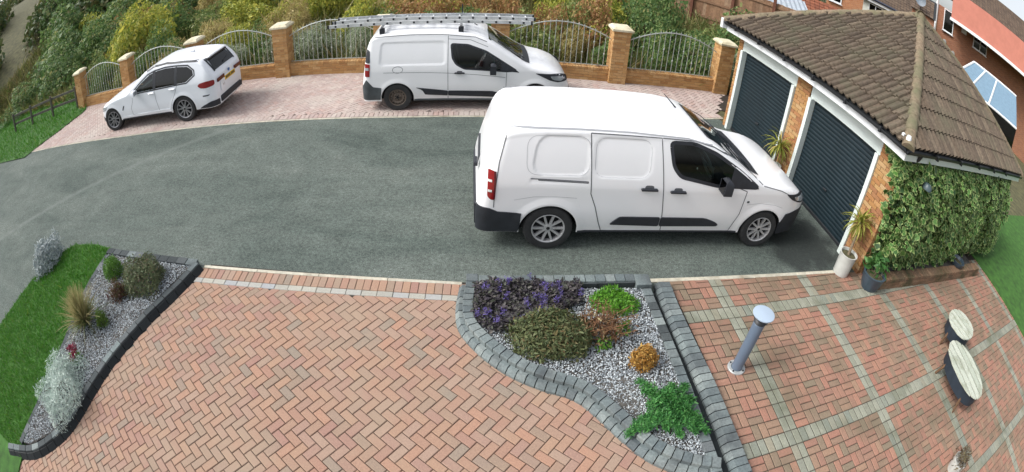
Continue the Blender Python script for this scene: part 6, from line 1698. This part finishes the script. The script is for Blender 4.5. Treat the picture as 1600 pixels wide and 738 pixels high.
for sg in (-1, 1):
    b.strip('window_seal', rounded(WIN, .05) + [rounded(WIN, .05)[0]], sg, .04, .003, TRIM, ford, 3)
    b.patch('side_window', WIN, sg, .001, GLASS, ford, 30, 8, .0, r=.04)
    b.patch('corner_panel', [(2.10, .965), (2.70, .915), (2.62, .965), (2.14, 1.26)], sg, .005, TRIM, ford, 16, 6, .004, r=.02) if 0 else None
    b.patch('corner_panel', [(2.26, .955), (2.68, .925), (2.52, 1.045), (2.28, 1.18)], sg, .005, TRIM, ford, 16, 6, .004, r=.02)
    seam_loop(b, [(1.12, 1.76), (1.125, 1.0), (1.135, .245)], sg, ford, .010)
    seam_loop(b, [(1.12, 1.66), (1.6, 1.64), (1.98, 1.49)], sg, ford, .009)
    seam_loop(b, [(2.40, .93), (2.40, .55), (2.385, .245), (1.14, .245)], sg, ford, .010)
    seam_loop(b, [(-.30, .93), (.6, .915), (1.12, .895), (1.7, .86), (2.38, .80)], sg, ford, .009, .001, 'body_crease_shade')  # last strip: shade of the body crease put on as a dark line
    b.strip('roof_seam', [(-.5, 1.735), (.3, 1.765), (1.0, 1.76), (1.7, 1.70), (1.95, 1.60)], sg, .012, .004, SEAMC, ford, 10)
    b.patch('side_strip', [(.42, .56), (.56, .50), (.62, .385), (1.125, .355), (1.125, .475)], sg, .014, TRIM, ford, 18, 6, .02, r=.02)
    b.patch('side_strip', [(1.14, .475), (1.14, .355), (2.36, .315), (2.30, .42), (2.1, .465)], sg, .014, TRIM, ford, 18, 6, .02, r=.02)
    b.patch('sill', [(.38, .235), (.38, .275), (2.66, .275), (2.66, .235)], sg, .006, TRIMG, ford, 12, 3, .02)
    b.patch('rear_bumper', [(-.798, .28), (-.798, .60), (-.70, .78), (-.55, .60), (-.36, .57), (-.375, .40), (-.39, .28)], sg, .012, TRIMG, ford, 26, 8, .02)
    b.patch('front_bumper', [(3.42, .22), (3.45, .50), (3.858, .55), (3.858, .22)], sg, .010, TRIM, ford, 26, 8, .02)
    b.patch('arch_trim', [(2.66, .45), (2.80, .63), (3.06, .72), (3.32, .64), (3.45, .52), (3.45, .46), (3.30, .58), (3.06, .66), (2.82, .58), (2.70, .45)], sg, .010, TRIM, ford, 30, 4, .015) if 0 else None
    b.patch('tail_light', [(-.72, 1.15), (-.60, 1.14), (-.61, .85), (-.72, .85)], sg, .008, RED, ford, 10, 8, .015, r=.02)
    b.patch('tail_light', [(-.715, 1.00), (-.63, 1.0), (-.63, 1.06), (-.715, 1.06)], sg, .012, CLEAR, ford, 6, 4, .01)
    b.patch('rear_trim', [(-.67, 1.48), (-.60, 1.44), (-.60, 1.16), (-.71, 1.17)], sg, .008, TRIM, ford, 8, 8, .012, r=.03)
    b.patch('headlight', [(3.02, .92), (3.50, .91), (3.74, .86), (3.79, .74), (3.55, .715), (3.36, .76)], sg, .008, TRIM, ford, 14, 6, .012, r=.03)
    b.patch('headlight_lens', [(3.36, .86), (3.56, .86), (3.72, .80), (3.60, .745), (3.42, .78)], sg, .013, CLEAR, ford, 10, 5, .012, r=.02)
    handle(ford, b, 1.38, .90, sg, TRIM, .22)
    mirror(ford, b, 2.10, 1.04, sg, TRIM, (.13, .18, .24))
    wheel(ford, 0, sg * (fw / 2 - .10), .325, .20, sg, 'steel'); wheel(ford, 3.06, sg * (fw / 2 - .10), .325, .20, sg, 'steel')
ring = [(-.10 + .115 * math.cos(t), .96 + .075 * math.sin(t)) for t in np.linspace(0, 2 * PI, 19)]
b.strip('fuel_flap', [(x + .12, z + .03) for x, z in ring], -1, .009, .003, SEAMC, ford, 2)
b.topatch('windscreen', 2.03, 2.74, .64, .70, .006, GLASS, ford, bulge=.06)
b.topatch('scuttle_panel', 2.72, 2.90, .72, .74, .006, TRIM, ford, 6, bulge=.03)
for y0, y1 in ((-.60, -.10), (-.05, .5)): MB().tube([tuple(b.top(np.array(2.78), np.array(y0), .03)), tuple(b.top(np.array(2.45), np.array(y0 * .8 + y1 * .2), .02)), tuple(b.top(np.array(2.2), np.array(y0 * .7 + y1 * .3), .018))], .010, 5).build('wiper', TRIM, ford)
MB().box((-.80, 0, .44), (.05, 1.45, .30), bev=.03).build('rear_bumper', TRIMG, ford, smooth=40)
MB().box((3.82, 0, .39), (.10, 1.1, .32), bev=.05).build('front_bumper', TRIM, ford, smooth=40)
MB().tube([tuple(b.top(np.array(1.75), np.array(.1), .0)), tuple(b.top(np.array(1.50), np.array(.1), .10))], [.012, .005], 6).build('aerial', TRIM, ford)
for k in range(4):
    y = -.48 + .32 * k
    MB().tube([tuple(b.top(np.array(x), np.array(y), .004)) for x in np.linspace(-.35, 1.55, 10)], .012, 6).build('roof_rib', PAINT, ford, smooth=60)
for xx in (-.34, 1.39):
    for sg in (-1, 1):
        MB().box((0, 0, 0), (.11, .09, .15), bev=.02).build('rack_foot', TRIM, ford, (xx, sg * .66, 1.85), smooth=40)
    MB().box((xx, 0, 1.95), (.05, 1.42, .04), bev=.008).build('rack_bar', ALLOYD, ford)
MB().box((1.39, -.45, 2.02), (.03, .03, .22)).build('rack_stop', TRIM, ford); MB().box((1.39, .28, 2.08), (.03, .03, .34)).build('rack_stop', TRIM, ford)

ALU = simple('aluminium', (.62, .64, .65), .42, .25, var=.22, scale=6)
lad = thing('extension_ladder', 'long aluminium extension ladder lying on the roof rack of the white van', 'ladder', tuple(ford.location), q[2], None, (SC, SC, SC))
for lev, (y0, y1, za, xa, xb) in enumerate(((-.53, -.13, 2.00, -1.62, 2.92), (-.50, -.17, 2.085, -1.45, 2.98))):
    for y in (y0, y1):
        s_ = MB(); s_.box(((xa + xb) / 2, y, za), (xb - xa, .012, .078), bev=.003)
        s_.box(((xa + xb) / 2, y + (.012 if y == y0 else -.012), za + .036), (xb - xa, .026, .006)); s_.box(((xa + xb) / 2, y + (.012 if y == y0 else -.012), za - .036), (xb - xa, .026, .006))
        st = s_.build('stile', ALU, lad)
        for e in (xa, xb): MB().box((e, y, za), (.04, .03, .085), bev=.004).build('end_cap', TRIM, st)
    n = 15
    for k in range(n):
        x = xa + .18 + (xb - xa - .36) * k / (n - 1)
        MB().cyl((x, y0 - .014, za), (x, y1 + .014, za), .018, n=8).build('rung', ALU, lad)
    pl = MB()
    for k in range(n):
        x = xa + .18 + (xb - xa - .36) * k / (n - 1)
        for y, sg in ((y0, -1), (y1, 1)): pl.cyl((x, y + sg * .012, za), (x, y + sg * .018, za), .026, n=8)
    pl.build('rung_plugs', TRIM, lad)['kind'] = 'stuff'
MB().box((1.39, -.33, 2.05), (.035, .50, .20), bev=.01).build('strap', TRIM, lad) if 0 else None

# ---------- the suv
q = (-8.063, 9.523, 3.194); SC = 1.029
sw = 1.60; HW = sw / 2 - .02; ca, sa = math.cos(q[2]), math.sin(q[2])
# its near side is the left one, so the centre line lies to the right of the near wheels
suv = thing('parked_suv', 'white suv with tinted rear windows parked on the far drive', 'car', (q[0] + sa * HW * SC, q[1] - ca * HW * SC, 0), q[2], None, (SC, SC, SC * .945))
b = Body(sw, [(-1.02, .98), (-1.00, 1.05), (-.96, 1.11), (-.80, 1.33), (-.62, 1.515), (-.50, 1.555), (-.2, 1.595), (.4, 1.635), (.9, 1.62), (1.25, 1.55), (1.6, 1.37), (1.98, 1.14), (2.12, 1.07), (2.4, 1.035), (2.9, .95), (3.25, .84), (3.45, .72), (3.54, .56), (3.56, .45)], .30, (0, 2.864), .395, .345, -1.02, 3.56, tumble=.22, belt=.98, rc=(.10, .13), rear_lean=0, plan_r=(.30, .75), nose_in=.5, tuck=.03, crown=.012)
WINF = [(.98, 1.46), (1.14, 1.42), (1.42, 1.28), (1.78, 1.065), (1.75, 1.035), (.98, 1.04)]
WINB = [(.20, 1.485), (.52, 1.505), (.90, 1.475), (.90, 1.045), (.20, 1.06)]
WINQ = [(-.40, 1.335), (-.22, 1.445), (.13, 1.483), (.13, 1.065), (-.18, 1.075), (-.42, 1.22)]
b.build('body', PAINT2, suv, holes=[grow(w_, -.010) for w_ in (WINF, WINB, WINQ)], tophole=[(1.30, 1.92, .44), (-.90, -.68, .38)], extra_x=(1.29, 1.94, -.92, -.66))
wells(suv, b, b.axles, .39)
cabin(suv, .85, 1.75, .66, .42, wheel_side=-1, zb=1.02)
MB().box((-.15, 0, .80), (.5, 1.1, .5), bev=.05).build('rear_seat', SEAT, suv)
for sg in (-1, 1):
    ALL = [(-.44, 1.335), (-.24, 1.475), (.13, 1.515), (.52, 1.535), (.92, 1.505), (1.18, 1.445), (1.48, 1.285), (1.84, 1.055), (1.80, 1.01), (.9, 1.02), (-.20, 1.05), (-.46, 1.21)]
    b.strip('window_trim', ALL + [ALL[0]], sg, .035, .004, TRIM, suv, 6)
    for x0_, x1_ in ((.90, .98), (.13, .20)): b.patch('pillar_trim', [(x0_ - .012, 1.04), (x0_ - .012, 1.495), (x1_ + .012, 1.48), (x1_ + .012, 1.04)], sg, .003, TRIM, suv, 4, 6, .0)
    b.patch('side_window', WINF, sg, .001, GLASS, suv, 24, 8, 0); b.patch('side_window', WINB, sg, .001, GLASSD, suv, 20, 8, 0); b.patch('quarter_window', WINQ, sg, .001, GLASSD, suv, 20, 8, 0)
    seam_loop(b, [(.945, 1.04), (.93, .75), (.86, .40)], sg, suv, .009); seam_loop(b, [(1.83, 1.03), (1.86, .8), (1.96, .62), (1.93, .41), (.86, .40)], sg, suv, .009)
    seam_loop(b, [(.86, .40), (.44, .42), (.36, .62), (.24, .80), (.12, 1.04)], sg, suv, .009)
    seam_loop(b, [(-.60, .99), (.1, .905), (1.0, .875), (1.9, .86)], sg, suv, .008, .0008, 'body_crease_shade') if 0 else None
    b.patch('sill_trim', [(.44, .30), (.44, .365), (2.42, .365), (2.42, .30)], sg, .010, TRIM, suv, 14, 3, .02)
    b.patch('sill', [(.42, .345), (.46, .43), (2.36, .40), (2.44, .345)], sg, .016, PAINT2, suv, 14, 4, .02)
    b.strip('roof_rail', [(-.55, 1.53), (-.1, 1.575), (.5, 1.615), (.95, 1.60), (1.25, 1.52)], sg, .035, .008, TRIM, suv, 8)
    b.patch('tail_light', [(-.985, 1.01), (-.80, 1.015), (-.60, .985), (-.535, .93), (-.62, .86), (-.80, .845), (-.985, .87)], sg, .010, RED, suv, 16, 6, .015, r=.04)
    b.patch('rear_bumper', [(-1.018, .32), (-1.018, .47), (-.86, .47), (-.66, .40), (-.54, .345), (-.52, .32)], sg, .012, TRIM, suv, 20, 6, .02)
    b.patch('bumper_vent', [(-.86, .665), (-.66, .66), (-.66, .63), (-.84, .635)], sg, .006, TRIM, suv, 8, 3, .006)
    b.patch('wing_vent', [(2.30, .73), (2.36, .60), (2.33, .58), (2.25, .72)], sg, .006, TRIM, suv, 6, 4, .006)
    b.patch('headlight', [(3.02, .80), (3.30, .77), (3.44, .68), (3.40, .62), (3.15, .69)], sg, .008, CLEAR, suv, 12, 5, .012, r=.02)
    b.patch('front_intake', [(3.2, .33), (3.2, .46), (3.55, .46), (3.55, .33)], sg, .008, TRIM, suv, 12, 4, .012)
    handle(suv, b, .30, .955, sg, PAINT2, .20); handle(suv, b, 1.08, .945, sg, PAINT2, .20)
    mirror(suv, b, 1.66, 1.07, sg, PAINT2, (.14, .19, .15), glass=CLEAR)
    wheel(suv, 0, sg * (sw / 2 - .12), .36, .23, sg, 'five_twin'); wheel(suv, 2.864, sg * (sw / 2 - .12), .36, .23, sg, 'five_twin', .12)
    MB().lathe([(.045, -.03), (.05, .0), (.045, .02), (.038, .0), (0, -.02)], 12, axis='y').build('exhaust_tip', CHROME, suv, (-1.035, sg * .43, .40), (0, 0, PI / 2))
b.topatch('windscreen', 1.32, 1.92, .43, .56, .006, GLASS, suv, bulge=.05)
b.topatch('scuttle_panel', 1.92, 2.04, .57, .58, .005, TRIM, suv, 4, bulge=.02)
b.topatch('rear_window', -.92, -.65, .50, .41, .010, GLASSD, suv, 10)
b.topatch('rear_window_trim', -.935, -.615, .66, .58, .004, TRIM, suv, 10) if 0 else None
for y0, y1 in ((-.53, -.47), (.47, .53)):
    X = np.linspace(-.93, -.64, 8); mb = MB(); L_ = []
    for x in X: L_ += [tuple(b.top(np.array(x), np.array(y0 if y0 < 0 else y1), .006)), tuple(b.top(np.array(x), np.array(y1 if y0 < 0 else y0), .006))]
    mb.add(L_, [(2 * i, 2 * i + 1, 2 * i + 3, 2 * i + 2) for i in range(7)]); mb.build('rear_window_trim', TRIM, suv)
sp_ = MB(); sp_.box((-.63, 0, 1.525), (.30, .90, .035), bev=.012, tilt=Matrix.Rotation(.10, 3, 'Y')); sp_.build('spoiler', PAINT2, suv, smooth=40)
MB().box((-.70, 0, 1.48), (.10, .92, .05), bev=.01).build('spoiler_underside', TRIM, suv)
MB().tube([tuple(b.top(np.array(-.88), np.array(.0), .03)), tuple(b.top(np.array(-.84), np.array(-.30), .02))], .014, 6).build('wiper', TRIM, suv)
MB().box((.05, 0, 1.66), (.18, .06, .05), bev=.02).build('aerial', PAINT2, suv, smooth=50)
# tailgate details on the rear face
tg = MB().box((-1.035, 0, .78), (.03, .96, .30), bev=.012).build('tailgate_panel', PAINT2, suv, smooth=40)
for sg in (-1, 1):
    MB().box((0, 0, 0), (.03, .34, .10), bev=.012).build('tail_light', REDD, suv, (-1.043, sg * .44, .95), smooth=40)
pl = MB().box((-1.056, 0, .865), (.012, .52, .115), bev=.003).build('number_plate', YPLATE, suv)
def letters(txt, size, parent, loc, rot, mat, name):
    cu = bpy.data.curves.new(name, 'FONT'); cu.body = txt; cu.size = size; cu.extrude = .0012; cu.align_x = 'CENTER'; cu.align_y = 'CENTER'
    tmp = bpy.data.objects.new(name, cu); scene.collection.objects.link(tmp)
    bpy.context.view_layer.update()
    me = bpy.data.meshes.new_from_object(tmp.evaluated_get(bpy.context.evaluated_depsgraph_get())); bpy.data.objects.remove(tmp)
    me.materials.clear(); me.materials.append(mat)
    return place(name, me, parent, loc, rot)
letters('X3', .085, suv, (-1.053, .34, .74), (PI / 2, 0, -PI / 2), CHROME, 'badge_lettering')
for k in range(7):                                             # the registration is too blurred in the photo to be read
    MB().box((0, 0, 0), (.004, .042, .07), bev=.001).build('plate_character', TRIM, pl, (-1.063, .20 - k * .062 - (.03 if k > 3 else 0), .865), (0, 0, 0))
MB().lathe([(.045, -.004), (.045, .006), (0, .008)], 18, axis='y').build('emblem', simple('emblem_blue', (.05, .14, .35), .3), suv, (-1.035, 0, 1.005), (0, 0, PI / 2))
MB().box((-1.03, 0, .43), (.06, 1.06, .15), bev=.03).build('rear_bumper', TRIM, suv, smooth=40)
